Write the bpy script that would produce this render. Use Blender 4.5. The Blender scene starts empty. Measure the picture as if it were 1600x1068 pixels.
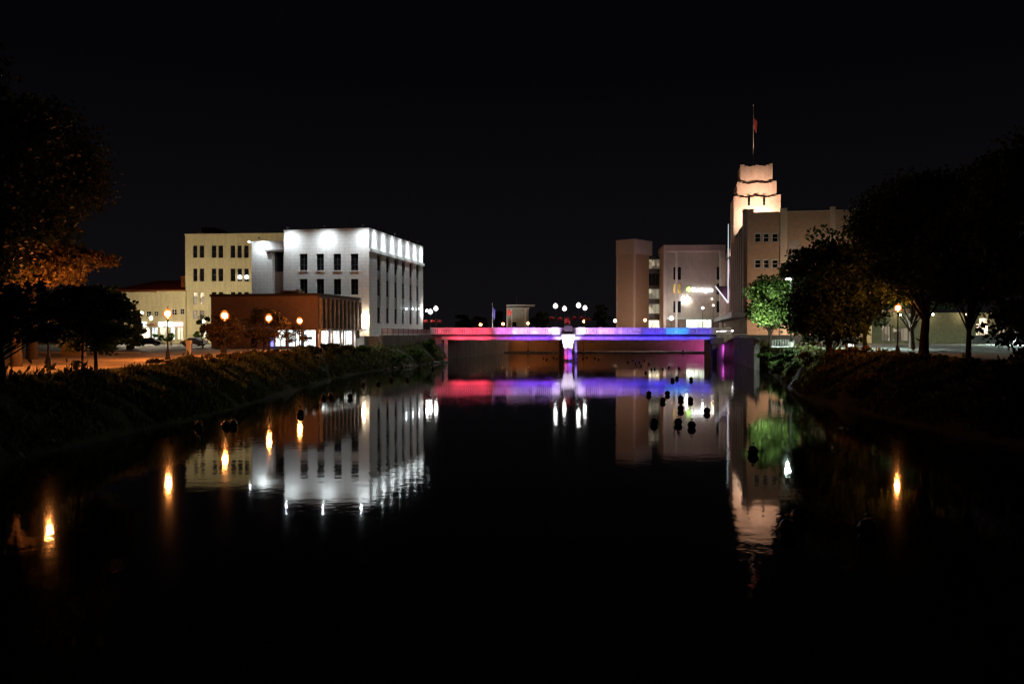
import bpy, math, random
import numpy as np
from mathutils import Vector
R = math.radians
S = bpy.context.scene
C = S.collection
# ------------------------------------------------------------------ camera, sky, exposure
F, CX, CY, CAMZ, PITCH = 1244.0, 800.0, 534.0, 5.5, R(0.6)
cam = bpy.data.cameras.new("camera"); cam.lens = F / 1600 * 36; cam.sensor_width = 36
cam.clip_start = 0.1; cam.clip_end = 3000
camo = bpy.data.objects.new("camera", cam); C.objects.link(camo)
camo.location = (0, 0, CAMZ); camo.rotation_euler = (R(90) - PITCH, 0, 0)
S.camera = camo
S.view_settings.view_transform = 'Standard'; S.view_settings.look = 'None'
S.view_settings.exposure = 0; S.view_settings.gamma = 1; S.view_settings.use_curve_mapping = False
try:
    S.cycles.use_denoising = True; S.cycles.use_light_tree = True
    S.cycles.max_bounces = 6; S.cycles.diffuse_bounces = 2; S.cycles.glossy_bounces = 3
    S.cycles.transparent_max_bounces = 12
    S.cycles.sample_clamp_indirect = 12; S.cycles.caustics_reflective = False; S.cycles.caustics_refractive = False
except Exception:
    pass
W = bpy.data.worlds.new("World"); S.world = W; W.use_nodes = True
nt = W.node_tree; nt.nodes.clear()
wo = nt.nodes.new('ShaderNodeOutputWorld'); bg = nt.nodes.new('ShaderNodeBackground')
tc = nt.nodes.new('ShaderNodeTexCoord'); sx = nt.nodes.new('ShaderNodeSeparateXYZ'); cr = nt.nodes.new('ShaderNodeValToRGB')
cr.color_ramp.elements[0].position = 0.0; cr.color_ramp.elements[0].color = (.0050, .0045, .0054, 1)
cr.color_ramp.elements[1].position = 0.30; cr.color_ramp.elements[1].color = (.0013, .0011, .0016, 1)
nt.links.new(tc.outputs['Generated'], sx.inputs[0]); nt.links.new(sx.outputs[2], cr.inputs[0])
nt.links.new(cr.outputs[0], bg.inputs[0]); nt.links.new(bg.outputs[0], wo.inputs[0]); bg.inputs[1].default_value = 1.0

# light levels (watts), tuned here
SODIUM = (1.0, .30, .065); COOL = (.86, .95, 1.0); WARM = (1.0, .80, .55); PURE = (1, .97, .93)

# ------------------------------------------------------------------ projection helpers (measure positions from the photograph)
def P(px, py, Y):
    dx, dy = (px - CX) / F, (CY - py) / F
    y = math.cos(PITCH) + dy * math.sin(PITCH); z = -math.sin(PITCH) + dy * math.cos(PITCH)
    t = Y / y
    return Vector((dx * t, Y, CAMZ + z * t))
def ZAT(py, Y): return P(800, py, Y).z
class Frame:
    def __init__(s, px, Y, phi, zb):
        s.Ox, s.Oy = (px - CX) / F * Y, Y; s.phi = phi; s.zb = zb
        s.u = (math.sin(phi), math.cos(phi)); s.v = (math.cos(phi), -math.sin(phi))
    def s(s, px, yl=0.0):
        a = (px - CX) / F; X = s.Ox + yl * s.u[0]; Y = s.Oy + yl * s.u[1]
        return (a * Y - X) / (s.v[0] - a * s.v[1])
    def t(s, px, xl=0.0):
        a = (px - CX) / F; X = s.Ox + xl * s.v[0]; Y = s.Oy + xl * s.v[1]
        return (a * Y - X) / (s.u[0] - a * s.u[1])
    def z(s, py, xl=0.0, yl=0.0):
        return ZAT(py, s.Oy + xl * s.v[1] + yl * s.u[1]) - s.zb
    def empty(s, name, label, cat, group=None):
        return thing(name, label, cat, (s.Ox, s.Oy, s.zb), -s.phi, group)
    def w(s, xl, yl, z=0):
        return Vector((s.Ox + xl * s.v[0] + yl * s.u[0], s.Oy + xl * s.v[1] + yl * s.u[1], s.zb + z))

# ------------------------------------------------------------------ object helpers
def tag(o, label=None, cat=None, group=None, kind=None):
    if label: o['label'] = label
    if cat: o['category'] = cat
    if group: o['group'] = group
    if kind: o['kind'] = kind
    return o
def thing(name, label, cat, loc=(0, 0, 0), rz=0, group=None):
    o = bpy.data.objects.new(name, None); C.objects.link(o); o.location = loc; o.rotation_euler = (0, 0, rz)
    return tag(o, label, cat, group)
class MB:
    def __init__(s): s.v = []; s.f = []; s.sm = []
    def add(s, vs, fs, smooth=False):
        n = len(s.v); s.v += [tuple(p) for p in vs]
        for f in fs: s.f.append(tuple(i + n for i in f)); s.sm.append(smooth)
        return s
    def quad(s, a, b, c, d): return s.add([a, b, c, d], [(0, 1, 2, 3)])
    def box(s, x0, x1, y0, y1, z0, z1):
        return s.add([(x, y, z) for z in (z0, z1) for y in (y0, y1) for x in (x0, x1)],
              [(0, 2, 3, 1), (4, 5, 7, 6), (0, 1, 5, 4), (2, 6, 7, 3), (0, 4, 6, 2), (1, 3, 7, 5)])
    def prism(s, poly, z0, z1):
        n = len(poly)
        return s.add([(x, y, z0) for x, y in poly] + [(x, y, z1) for x, y in poly],
              [tuple(range(n))[::-1], tuple(range(n, 2 * n))] + [(i, (i + 1) % n, n + (i + 1) % n, n + i) for i in range(n)])
    def tube(s, pts, rs, n=8, cap=True):
        pts = [Vector(p) for p in pts]; rings = []; vs = []
        for i, p in enumerate(pts):
            d = (pts[min(i + 1, len(pts) - 1)] - pts[max(i - 1, 0)]).normalized()
            a = d.cross(Vector((0, 0, 1))) if abs(d.z) < .95 else d.cross(Vector((1, 0, 0)))
            a.normalize(); b = d.cross(a)
            for k in range(n):
                t = 2 * math.pi * k / n; vs.append(p + (a * math.cos(t) + b * math.sin(t)) * rs[i])
        fs = [(i * n + k, i * n + (k + 1) % n, (i + 1) * n + (k + 1) % n, (i + 1) * n + k) for i in range(len(pts) - 1) for k in range(n)]
        s.add(vs, fs, True)
        if cap: s.add(vs[:n], [tuple(range(n))[::-1]]); s.add(vs[-n:], [tuple(range(n))])
        return s
    def lathe(s, prof, n=12, c=(0, 0, 0), smooth=True):
        vs = [(c[0] + r * math.cos(2 * math.pi * k / n), c[1] + r * math.sin(2 * math.pi * k / n), c[2] + z) for r, z in prof for k in range(n)]
        fs = [(i * n + k, i * n + (k + 1) % n, (i + 1) * n + (k + 1) % n, (i + 1) * n + k) for i in range(len(prof) - 1) for k in range(n)]
        return s.add(vs, fs, smooth)
    def sphere(s, c, r, n=14, m=9, sz=1.0):
        return s.lathe([(max(1e-4, r * math.sin(math.pi * i / m)), -r * sz * math.cos(math.pi * i / m)) for i in range(m + 1)], n, c)
    def obox(s, O, ud, nd, u0, u1, d0, d1, z0, z1):      # box on a facade plane, d = distance INTO the wall
        q = lambda u, d, z: (O[0] + ud[0] * u - nd[0] * d, O[1] + ud[1] * u - nd[1] * d, z)
        return s.add([q(u, d, z) for z in (z0, z1) for d in (d0, d1) for u in (u0, u1)],
              [(0, 2, 3, 1), (4, 5, 7, 6), (0, 1, 5, 4), (2, 6, 7, 3), (0, 4, 6, 2), (1, 3, 7, 5)])
    def facade(s, O, ud, nd, u0, u1, z0, z1, holes=(), depth=.3, back=0.0):
        q = lambda u, d, z: (O[0] + ud[0] * u - nd[0] * d, O[1] + ud[1] * u - nd[1] * d, z)
        us = sorted({u0, u1} | {min(max(h[i], u0), u1) for h in holes for i in (0, 1)})
        zs = sorted({z0, z1} | {min(max(h[i], z0), z1) for h in holes for i in (2, 3)})
        for i in range(len(us) - 1):
            for j in range(len(zs) - 1):
                um, zm = (us[i] + us[i + 1]) / 2, (zs[j] + zs[j + 1]) / 2
                if any(h[0] < um < h[1] and h[2] < zm < h[3] for h in holes): continue
                s.quad(q(us[i], back, zs[j]), q(us[i + 1], back, zs[j]), q(us[i + 1], back, zs[j + 1]), q(us[i], back, zs[j + 1]))
        b, e = back, back + depth
        for a, c, l, h in holes:
            for (p, r) in (((a, l), (a, h)), ((c, l), (c, h)), ((a, l), (c, l)), ((a, h), (c, h))):
                s.quad(q(p[0], b, p[1]), q(r[0], b, r[1]), q(r[0], e, r[1]), q(p[0], e, p[1]))
        return s
    def build(s, name, mat, parent=None, loc=None):
        me = bpy.data.meshes.new(name); me.from_pydata(s.v, [], s.f)
        if any(s.sm): me.polygons.foreach_set('use_smooth', s.sm)
        me.materials.append(mat); me.update()
        o = bpy.data.objects.new(name, me); C.objects.link(o)
        if parent: o.parent = parent
        if loc is not None: o.location = loc
        return o
def struct(o): o['kind'] = 'structure'; return o

# ------------------------------------------------------------------ materials
MATS = {}
def mat(name, col, rough=.8, var=.25, scale=1.5, metal=0.0, bump=0.0, spec=.5, stain=0.0):
    if name in MATS: return MATS[name]
    m = bpy.data.materials.new(name); m.use_nodes = True; n = m.node_tree; b = n.nodes['Principled BSDF']
    b.inputs['Roughness'].default_value = rough; b.inputs['Metallic'].default_value = metal
    b.inputs['Specular IOR Level'].default_value = spec
    t = n.nodes.new('ShaderNodeTexCoord'); no = n.nodes.new('ShaderNodeTexNoise')
    no.inputs['Scale'].default_value = scale; no.inputs['Detail'].default_value = 6
    n.links.new(t.outputs['Object'], no.inputs['Vector'])
    r = n.nodes.new('ShaderNodeValToRGB')
    r.color_ramp.elements[0].position = .3; r.color_ramp.elements[1].position = .7
    r.color_ramp.elements[0].color = (*[c * (1 - var) for c in col], 1); r.color_ramp.elements[1].color = (*[min(1, c * (1 + var * .5)) for c in col], 1)
    n.links.new(no.outputs['Fac'], r.inputs['Fac']); out = r.outputs[0]
    if stain:
        mp = n.nodes.new('ShaderNodeMapping'); mp.inputs['Scale'].default_value = (1.1, 1.1, .12)
        n.links.new(t.outputs['Object'], mp.inputs[0])
        n2 = n.nodes.new('ShaderNodeTexNoise'); n2.inputs['Scale'].default_value = 1.6; n2.inputs['Detail'].default_value = 8
        n.links.new(mp.outputs[0], n2.inputs['Vector'])
        r2 = n.nodes.new('ShaderNodeValToRGB'); r2.color_ramp.elements[0].position = .35; r2.color_ramp.elements[1].position = .6
        r2.color_ramp.elements[0].color = (1 - stain, 1 - stain, 1 - stain, 1); n.links.new(n2.outputs['Fac'], r2.inputs['Fac'])
        mx = n.nodes.new('ShaderNodeMix'); mx.data_type = 'RGBA'; mx.blend_type = 'MULTIPLY'; mx.inputs[0].default_value = 1
        n.links.new(out, mx.inputs[6]); n.links.new(r2.outputs[0], mx.inputs[7]); out = mx.outputs[2]
    n.links.new(out, b.inputs['Base Color'])
    if bump:
        bp = n.nodes.new('ShaderNodeBump'); bp.inputs['Strength'].default_value = bump
        n.links.new(no.outputs['Fac'], bp.inputs['Height']); n.links.new(bp.outputs[0], b.inputs['Normal'])
    MATS[name] = m; return m
def brickmat(name, c1, c2, mortar, scale=1.0, rough=.85, **kw):
    if name in MATS: return MATS[name]
    m = mat(name, c1, rough, **kw); n = m.node_tree; b = n.nodes['Principled BSDF']
    g = n.nodes.new('ShaderNodeTexCoord'); sp = n.nodes.new('ShaderNodeSeparateXYZ'); n.links.new(g.outputs['Object'], sp.inputs[0])
    ad = n.nodes.new('ShaderNodeMath'); ad.operation = 'ADD'; n.links.new(sp.outputs[0], ad.inputs[0]); n.links.new(sp.outputs[1], ad.inputs[1])
    cb = n.nodes.new('ShaderNodeCombineXYZ'); n.links.new(ad.outputs[0], cb.inputs[0]); n.links.new(sp.outputs[2], cb.inputs[1])
    bt = n.nodes.new('ShaderNodeTexBrick'); bt.inputs['Scale'].default_value = scale
    bt.inputs['Color1'].default_value = (*c1, 1); bt.inputs['Color2'].default_value = (*c2, 1); bt.inputs['Mortar'].default_value = (*mortar, 1)
    bt.inputs['Mortar Size'].default_value = .015
    n.links.new(cb.outputs[0], bt.inputs['Vector'])
    mx = n.nodes.new('ShaderNodeMix'); mx.data_type = 'RGBA'; mx.blend_type = 'MULTIPLY'; mx.inputs[0].default_value = .55
    old = b.inputs['Base Color'].links[0].from_socket
    hs = n.nodes.new('ShaderNodeRGBToBW'); n.links.new(old, hs.inputs[0])
    dv = n.nodes.new('ShaderNodeMath'); dv.operation = 'DIVIDE'; dv.inputs[1].default_value = max(.02, sum(c1) / 3); n.links.new(hs.outputs[0], dv.inputs[0])
    n.links.new(bt.outputs['Color'], mx.inputs[6]); n.links.new(dv.outputs[0], mx.inputs[7]); n.links.new(mx.outputs[2], b.inputs['Base Color'])
    return m
def glow(name, col, strength, scale=0.0, lo=.3):
    if name in MATS: return MATS[name]
    m = bpy.data.materials.new(name); m.use_nodes = True; n = m.node_tree; n.nodes.clear()
    o = n.nodes.new('ShaderNodeOutputMaterial'); e = n.nodes.new('ShaderNodeEmission')
    e.inputs[0].default_value = (*col, 1); e.inputs[1].default_value = strength
    if scale:      # a lit room seen through glass: uneven furniture, blinds and shelves
        t = n.nodes.new('ShaderNodeTexCoord'); v = n.nodes.new('ShaderNodeTexVoronoi'); v.inputs['Scale'].default_value = scale
        mp = n.nodes.new('ShaderNodeMapping'); mp.inputs['Scale'].default_value = (1, 1, .6)
        n.links.new(t.outputs['Object'], mp.inputs[0]); n.links.new(mp.outputs[0], v.inputs['Vector'])
        r = n.nodes.new('ShaderNodeMapRange'); r.inputs[1].default_value = 0; r.inputs[2].default_value = 1
        r.inputs[3].default_value = strength * lo; r.inputs[4].default_value = strength * 1.5
        s2 = n.nodes.new('ShaderNodeSeparateColor'); n.links.new(v.outputs['Color'], s2.inputs[0]); n.links.new(s2.outputs[0], r.inputs[0])
        n.links.new(r.outputs[0], e.inputs[1])
    n.links.new(e.outputs[0], o.inputs[0]); MATS[name] = m; return m
def globemat(name, col, strength, alpha):
    if name in MATS: return MATS[name]
    m = bpy.data.materials.new(name); m.use_nodes = True; n = m.node_tree; n.nodes.clear()
    o = n.nodes.new('ShaderNodeOutputMaterial'); e = n.nodes.new('ShaderNodeEmission'); t = n.nodes.new('ShaderNodeBsdfTransparent'); x = n.nodes.new('ShaderNodeMixShader')
    e.inputs[0].default_value = (*col, 1); e.inputs[1].default_value = strength; x.inputs[0].default_value = alpha
    n.links.new(t.outputs[0], x.inputs[1]); n.links.new(e.outputs[0], x.inputs[2]); n.links.new(x.outputs[0], o.inputs[0]); MATS[name] = m; return m
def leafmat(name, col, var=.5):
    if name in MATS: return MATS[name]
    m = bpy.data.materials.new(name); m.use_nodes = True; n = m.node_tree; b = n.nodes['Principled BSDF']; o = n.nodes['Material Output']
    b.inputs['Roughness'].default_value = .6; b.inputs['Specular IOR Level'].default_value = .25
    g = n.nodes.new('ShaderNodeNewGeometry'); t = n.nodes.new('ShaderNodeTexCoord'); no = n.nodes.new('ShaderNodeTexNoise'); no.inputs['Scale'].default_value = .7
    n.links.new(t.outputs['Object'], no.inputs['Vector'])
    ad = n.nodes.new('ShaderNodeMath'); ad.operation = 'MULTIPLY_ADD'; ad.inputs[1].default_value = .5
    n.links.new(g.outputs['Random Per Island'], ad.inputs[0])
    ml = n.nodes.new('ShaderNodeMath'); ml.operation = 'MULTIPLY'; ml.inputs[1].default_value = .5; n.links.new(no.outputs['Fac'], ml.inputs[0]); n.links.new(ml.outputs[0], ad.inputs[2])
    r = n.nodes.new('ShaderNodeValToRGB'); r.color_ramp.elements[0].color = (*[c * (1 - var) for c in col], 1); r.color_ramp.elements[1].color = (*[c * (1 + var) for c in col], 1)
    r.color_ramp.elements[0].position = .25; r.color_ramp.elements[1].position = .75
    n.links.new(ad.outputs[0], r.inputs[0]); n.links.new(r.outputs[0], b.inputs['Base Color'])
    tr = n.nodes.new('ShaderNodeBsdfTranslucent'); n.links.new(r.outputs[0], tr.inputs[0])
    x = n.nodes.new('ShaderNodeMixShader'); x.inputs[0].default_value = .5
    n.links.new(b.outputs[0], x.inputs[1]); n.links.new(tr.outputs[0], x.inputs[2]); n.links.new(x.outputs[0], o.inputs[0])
    MATS[name] = m; return m

M_white = brickmat('white_painted_wall', (.74, .74, .71), (.69, .69, .67), (.58, .58, .56), .42, .75, var=.12, stain=.18)
M_cream = mat('cream_wall', (.62, .56, .34), .85, .12, 2, stain=.15)
M_trimw = mat('white_trim', (.75, .75, .72), .6, .06)
M_darkmetal = mat('dark_metal', (.02, .02, .022), .5, .2, 4, metal=.3)
M_frame = mat('dark_window_frame', (.05, .05, .055), .5, .1)
M_glass = mat('dark_window_glass', (.012, .013, .016), .08, .3, .6)
M_roof = mat('roofing', (.06, .05, .05), .95)
M_conc = mat('concrete', (.38, .36, .34), .85, .2, 1.2, bump=.1, stain=.35)
M_concl = mat('pale_concrete', (.62, .60, .60), .8, .12, 2, stain=.15)
M_asph = mat('asphalt', (.10, .105, .11), .8, .3, .5)
M_paving = mat('paving', (.40, .32, .23), .9, .35, .35, bump=.1)
M_soil = mat('soil_and_turf', (.05, .05, .024), 1, .5, .8, bump=.4)
M_bark = mat('bark', (.07, .05, .035), .95, .4, 6, bump=.4)
M_redbrick = brickmat('red_brick', (.30, .21, .20), (.27, .185, .175), (.27, .22, .2), 1.2)
M_brown = brickmat('brown_brick', (.34, .20, .12), (.30, .17, .10), (.28, .2, .15), 1.2)
M_tan = brickmat('tan_brick', (.54, .33, .23), (.50, .30, .21), (.5, .34, .25), 1.2)
M_peach = mat('peach_terracotta', (.70, .53, .42), .8, .12, 2, stain=.1)
M_stone = mat('bank_panel', (.42, .37, .31), .8, .1, .8, stain=.1)
M_pink = mat('pinkish_stone', (.50, .40, .37), .8, .1, 1, stain=.1)
M_leafd = leafmat('dark_leaves', (.050, .080, .028))
M_leafdd = leafmat('shaded_leaves', (.014, .020, .009))  # leaf colour darkened so the far left trees stay in shade
M_leafg = leafmat('green_leaves', (.065, .115, .022))
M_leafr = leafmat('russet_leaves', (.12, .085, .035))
M_grass = leafmat('bank_grass', (.10, .105, .04))
M_ball = mat('black_float', (.012, .012, .013), .22, .2, 3)
M_red = mat('red_flowers', (.65, .06, .05), .7, .4, 14)

# ------------------------------------------------------------------ water, ground, banks
rng = np.random.default_rng(7)
def jit(a): return float(rng.uniform(-a, a))
mw = bpy.data.materials.new('river_water'); mw.use_nodes = True; n = mw.node_tree; b = n.nodes['Principled BSDF']
b.inputs['Base Color'].default_value = (.0015, .0018, .0018, 1); b.inputs['Roughness'].default_value = .042; b.inputs['IOR'].default_value = 1.4
t = n.nodes.new('ShaderNodeTexCoord'); n1 = n.nodes.new('ShaderNodeTexNoise'); n1.inputs['Scale'].default_value = 1.6; n1.inputs['Detail'].default_value = 3
n.links.new(t.outputs['Object'], n1.inputs['Vector'])
n2 = n.nodes.new('ShaderNodeTexNoise'); n2.inputs['Scale'].default_value = .06; n.links.new(t.outputs['Object'], n2.inputs['Vector'])
mr = n.nodes.new('ShaderNodeMapRange'); mr.inputs[1].default_value = .42; mr.inputs[2].default_value = .62; mr.inputs[3].default_value = .25; mr.inputs[4].default_value = 1
n.links.new(n2.outputs['Fac'], mr.inputs[0])
ml = n.nodes.new('ShaderNodeMath'); ml.operation = 'MULTIPLY'; n.links.new(n1.outputs['Fac'], ml.inputs[0]); n.links.new(mr.outputs[0], ml.inputs[1])
bp = n.nodes.new('ShaderNodeBump'); bp.inputs['Strength'].default_value = 1; bp.inputs['Distance'].default_value = .008
n.links.new(ml.outputs[0], bp.inputs['Height']); n.links.new(bp.outputs[0], b.inputs['Normal'])
struct(MB().quad((-600, -60, 0), (600, -60, 0), (600, 900, 0), (-600, 900, 0)).build('river', mw))

def interp(tab, y):
    ys = [r[0] for r in tab]; return [float(np.interp(y, ys, [r[i] for r in tab])) for i in range(1, len(tab[0]))]
LEFT = [(-60, -23, -28), (30, -21.5, -26), (42, -21, -25), (53, -20, -24.5), (70, -20.5, -25.2), (84, -21, -25.5), (105, -21.5, -25.5), (120, -19.5, -24), (134, -16.5, -20.5), (160, -12.5, -15.5)]
RIGHT = [(-60, 26, 33), (30, 25, 31), (49, 23.7, 29), (69, 25, 30), (85, 29, 33.5), (99, 33, 37), (120, 38.5, 41.5), (145, 42.5, 45.5), (160, 45.5, 47)]
ZL, ZR = 3.3, 3.7
def bank(tab, zt, side):
    mb = MB(); ys = np.arange(-60, 161, 4.0); rows = []
    for y in ys:
        w, tp = interp(tab, y); r = []
        for f, z in ((-.6, -1.6), (0, -.05), (.3, zt * .45), (.65, zt * .8), (1, zt)):
            a = .0 if f in (1,) else .35
            r.append((w + (tp - w) * f + jit(a), y + jit(a), z + (jit(.25) if 0 < f < 1 else 0)))
        r.append((tp + side * 40, y, zt)); r.append((side * 900, y, zt)); rows.append(r)
    m = len(rows[0])
    mb.add([p for r in rows for p in r], [(i * m + j, i * m + j + 1, (i + 1) * m + j + 1, (i + 1) * m + j) for i in range(len(rows) - 1) for j in range(m - 1)], True)
    return mb
struct(bank(LEFT, ZL, -1).build('ground', M_soil)); struct(bank(RIGHT, ZR, 1).build('ground', M_soil))
struct(MB().quad((-900, 160, ZL), (-14, 160, ZL), (-9, 240, ZL), (-900, 240, ZL)).build('ground', M_soil))
struct(MB().quad((47, 160, ZR), (900, 160, ZR), (900, 240, ZR), (62, 240, ZR)).build('ground', M_soil))
struct(MB().quad((-900, 236, 4.9), (900, 236, 4.9), (900, 1500, 4.9), (-900, 1500, 4.9)).build('ground', M_soil))
e = .004
# left: paved riverside path, kerb, road
mb = MB(); ys = list(np.arange(30, 117, 4.0))
for a, c in zip(ys[:-1], ys[1:]):
    pa, pc = interp(LEFT, a)[1] - .7, interp(LEFT, c)[1] - .7
    mb.quad((-62 - (a - 30) * .1, a, ZL + e), (pa, a, ZL + e), (pc, c, ZL + e), (-62 - (c - 30) * .1, c, ZL + e))
struct(mb.build('path', M_paving))
struct(MB().quad((-200, 90, ZL + .06), (-42, 90, ZL + .06), (-47, 156, ZL + .06), (-260, 156, ZL + .06)).build('road', M_asph))
struct(MB().box(-200, -42, 89.6, 90, ZL, ZL + .16).build('kerb', M_concl))
struct(MB().quad((33, 56, ZR + e), (200, 56, ZR + e), (220, 150, ZR + e), (52, 128, ZR + e)).build('parking_lot', M_asph))
mb = MB()
for i in range(14):
    x = 46 + i * 3.0; mb.quad((x, 74, ZR + 2 * e), (x + .14, 74, ZR + 2 * e), (x + 1.2, 79.5, ZR + 2 * e), (x + 1.06, 79.5, ZR + 2 * e))
struct(mb.build('parking_markings', M_trimw))

# undergrowth cards
def leaf_cards(pts, size, up=0.0, seed=0, asp=1.0):
    r = np.random.default_rng(seed); N = len(pts); pts = np.asarray(pts)
    a = r.normal(size=(N, 3)); a[:, 2] += up * 2; a /= np.linalg.norm(a, axis=1, keepdims=True)
    h = r.normal(size=(N, 3)); bb = np.cross(a, h); bb /= np.linalg.norm(bb, axis=1, keepdims=True)
    sc = (size * r.uniform(.55, 1.35, N))[:, None]
    a = a * sc; bb = bb * sc * .62 / asp
    v = np.stack([pts - a, pts + bb - a * .1, pts + a, pts - bb - a * .1], 1).reshape(-1, 3)
    return v, N
def cards_obj(name, v, N, m, parent=None):
    me = bpy.data.meshes.new(name); me.vertices.add(4 * N); me.vertices.foreach_set('co', v.astype(np.float32).ravel())
    me.loops.add(4 * N); me.loops.foreach_set('vertex_index', np.arange(4 * N, dtype=np.int32))
    me.polygons.add(N); me.polygons.foreach_set('loop_start', np.arange(0, 4 * N, 4, dtype=np.int32)); me.polygons.foreach_set('loop_total', np.full(N, 4, np.int32))
    me.materials.append(m); me.update(calc_edges=True)
    o = bpy.data.objects.new(name, me); C.objects.link(o)
    if parent: o.parent = parent
    return o
def undergrowth(tab, zt, n_, m, seed, y0=28, y1=158):
    r = np.random.default_rng(seed); pts = []
    for _ in range(n_):
        y = y0 + (y1 - y0) * r.random() ** 1.25; w, tp = interp(tab, y); f = r.uniform(.04, .95)
        q_ = math.sin(y * .9 + f * 5 + seed) + math.sin(y * .37 - f * 3 + 1.3) + math.sin(y * 2.1 + f * 9)
        if q_ < -1.2 + r.uniform(-.5, .5): continue
        z = np.interp(f, [0, .3, .65, 1], [0, zt * .45, zt * .8, zt]) + abs(r.normal()) * (.10 + .14 * max(0, q_))
        pts.append((w + (tp - w) * f, y, z))
    v, N = leaf_cards(pts, .23, .9, seed, 1.7)
    o = cards_obj('bank_undergrowth', v, N, m); return o
tag(undergrowth(LEFT, ZL, 44000, M_grass, 1), 'rough dark grass and weeds covering the left river bank', 'undergrowth', kind='stuff')
tag(undergrowth(RIGHT, ZR, 46000, M_grass, 2), 'rough dark grass and weeds covering the right river bank', 'undergrowth', kind='stuff')

# ------------------------------------------------------------------ lights
def light(kind, loc, power, col, parent=None, rot=(0, 0, 0), **kw):
    l = bpy.data.lights.new('lamp_light', kind); l.energy = power; l.color = col
    for k, v in kw.items(): setattr(l, k, v)
    o = bpy.data.objects.new('lamp_light', l); C.objects.link(o); o.location = loc; o.rotation_euler = rot
    if parent: o.parent = parent
    return o
def aim(o, d):
    o.rotation_euler = Vector(d).to_track_quat('-Z', 'Y').to_euler(); return o
GL = {'sodium': (SODIUM, 'sodium'), 'cool': (COOL, 'cool'), 'warm': (WARM, 'warm'), 'pure': (PURE, 'pure')}
def post_lamp(label, px, py, Y, zb, power, kind, group, r=.24, name='street_lamp', style='acorn'):
    g = P(px, py, Y); col = GL[kind][0]; h = g.z - zb
    t_ = thing(name, label, 'street lamp', (g.x, g.y, zb), 0, group)
    MB().lathe([(.26, 0), (.26, .12), (.19, .2), (.17, .55), (.10, .75), (.085, .8)], 10).build('base', M_darkmetal, t_)
    MB().tube([(0, 0, .7), (0, 0, h - r - .14)], [.075, .05], 8).build('post', M_darkmetal, t_)
    MB().lathe([(.05, h - r - .2), (.09, h - r - .12), (.10, h - r - .02), (.04, h - r)], 10).build('fitter', M_darkmetal, t_)
    gl = MB().lathe([(.10, h - r * .98), (r * .78, h - r * .7), (r, h - r * .1), (r * .92, h + r * .35), (r * .55, h + r * .95), (.05, h + r * 1.25)], 12) .build('lamp_globe', globemat('globe_' + kind, (1, .22, .025) if kind == 'sodium' else col, 1.6 if kind == 'sodium' else 3.0, .45 if kind == 'sodium' else .25), t_)
    MB().lathe([(.09, h + r * 1.2), (.04, h + r * 1.4), (.001, h + r * 1.75)], 8).build('finial', M_darkmetal, t_)
    rb = r * (.55 if kind == 'sodium' else .62); A = 4 * math.pi * rb * rb
    MB().sphere((0, 0, h), rb, 8, 6).build('bulb', glow('bulb_%s_%d' % (kind, power * 100 + r * 1000), col, power / (math.pi * A)), gl)
    return t_
LG = 'sodium street lamps along the left riverside path'
post_lamp('dark post lamp half hidden in the big tree at far left', 75, 482, 51, ZL, 3400, 'sodium', LG, .28)
post_lamp('tall dark post lamp glowing yellow white in front of the cream shop row', 262, 490, 67, ZL, 5200, 'sodium', LG, .38)
post_lamp('orange globe lamp before the left end of the red brick building', 351, 493, 80.5, ZL, 2600, 'sodium', LG, .46)
post_lamp('orange globe lamp before the middle of the red brick building', 420, 497, 95, ZL, 2600, 'sodium', LG, .46)
post_lamp('orange globe lamp near the right corner of the red brick building', 468, 501, 107, ZL, 2600, 'sodium', LG, .46)
post_lamp('orange globe lamp under the trees on the right bank', 1403, 481, 69, ZR, 2100, 'sodium', None, .32)
PHI = R(11.3)

# ------------------------------------------------------------------ generic window
def window(parent, O, ud, nd, hole, depth, pane, frame=M_frame, nx=1, nz=2, fw=.07, out=.0):
    a, c, l, h = hole; d0, d1 = depth - .10, depth
    mb = MB()
    for (u0, u1, z0, z1) in ((a, a + fw, l, h), (c - fw, c, l, h), (a + fw, c - fw, l, l + fw), (a + fw, c - fw, h - fw, h)): mb.obox(O, ud, nd, u0, u1, d0, d1, z0, z1)
    for i in range(1, nx): u = a + (c - a) * i / nx; mb.obox(O, ud, nd, u - .03, u + .03, d0 + .012, d1 - .002, l + fw, h - fw)
    for i in range(1, nz): z = l + (h - l) * i / nz; mb.obox(O, ud, nd, a + fw, c - fw, d0 + .02, d1 - .004, z - .03, z + .03)
    w_ = mb.build('window', frame, parent)
    MB().obox(O, ud, nd, a, c, d1 + .002, d1 + .02, l, h).build('pane', pane, w_)
    return w_
FR, NF = (1, 0), (0, -1)      # front facade: along local x, facing -y
SD, NS = (0, 1), (1, 0)       # river-side facade: along local y, facing +x
ND = (-1, 0)

G_room = glow('lit_room', (1.0, .78, .48), 1.2, 1.1, .15)
G_shop = glow('lit_shopfront', (.92, 1.0, .95), 2.6, .7, .35)
G_shopw = glow('lit_shopfront_warm', (1.0, .82, .55), 2.0, .7, .2)
G_blue = glow('blue_sign', (.25, .25, 1.0), 2.0)
G_white = glow('white_sign', (.97, 1.0, 1.0), 7)
G_green = glow('green_sign', (.55, 1.0, .22), 3.2)
G_dim = glow('dim_lit_room', (.9, .72, .5), .35, .8, .2)

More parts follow.
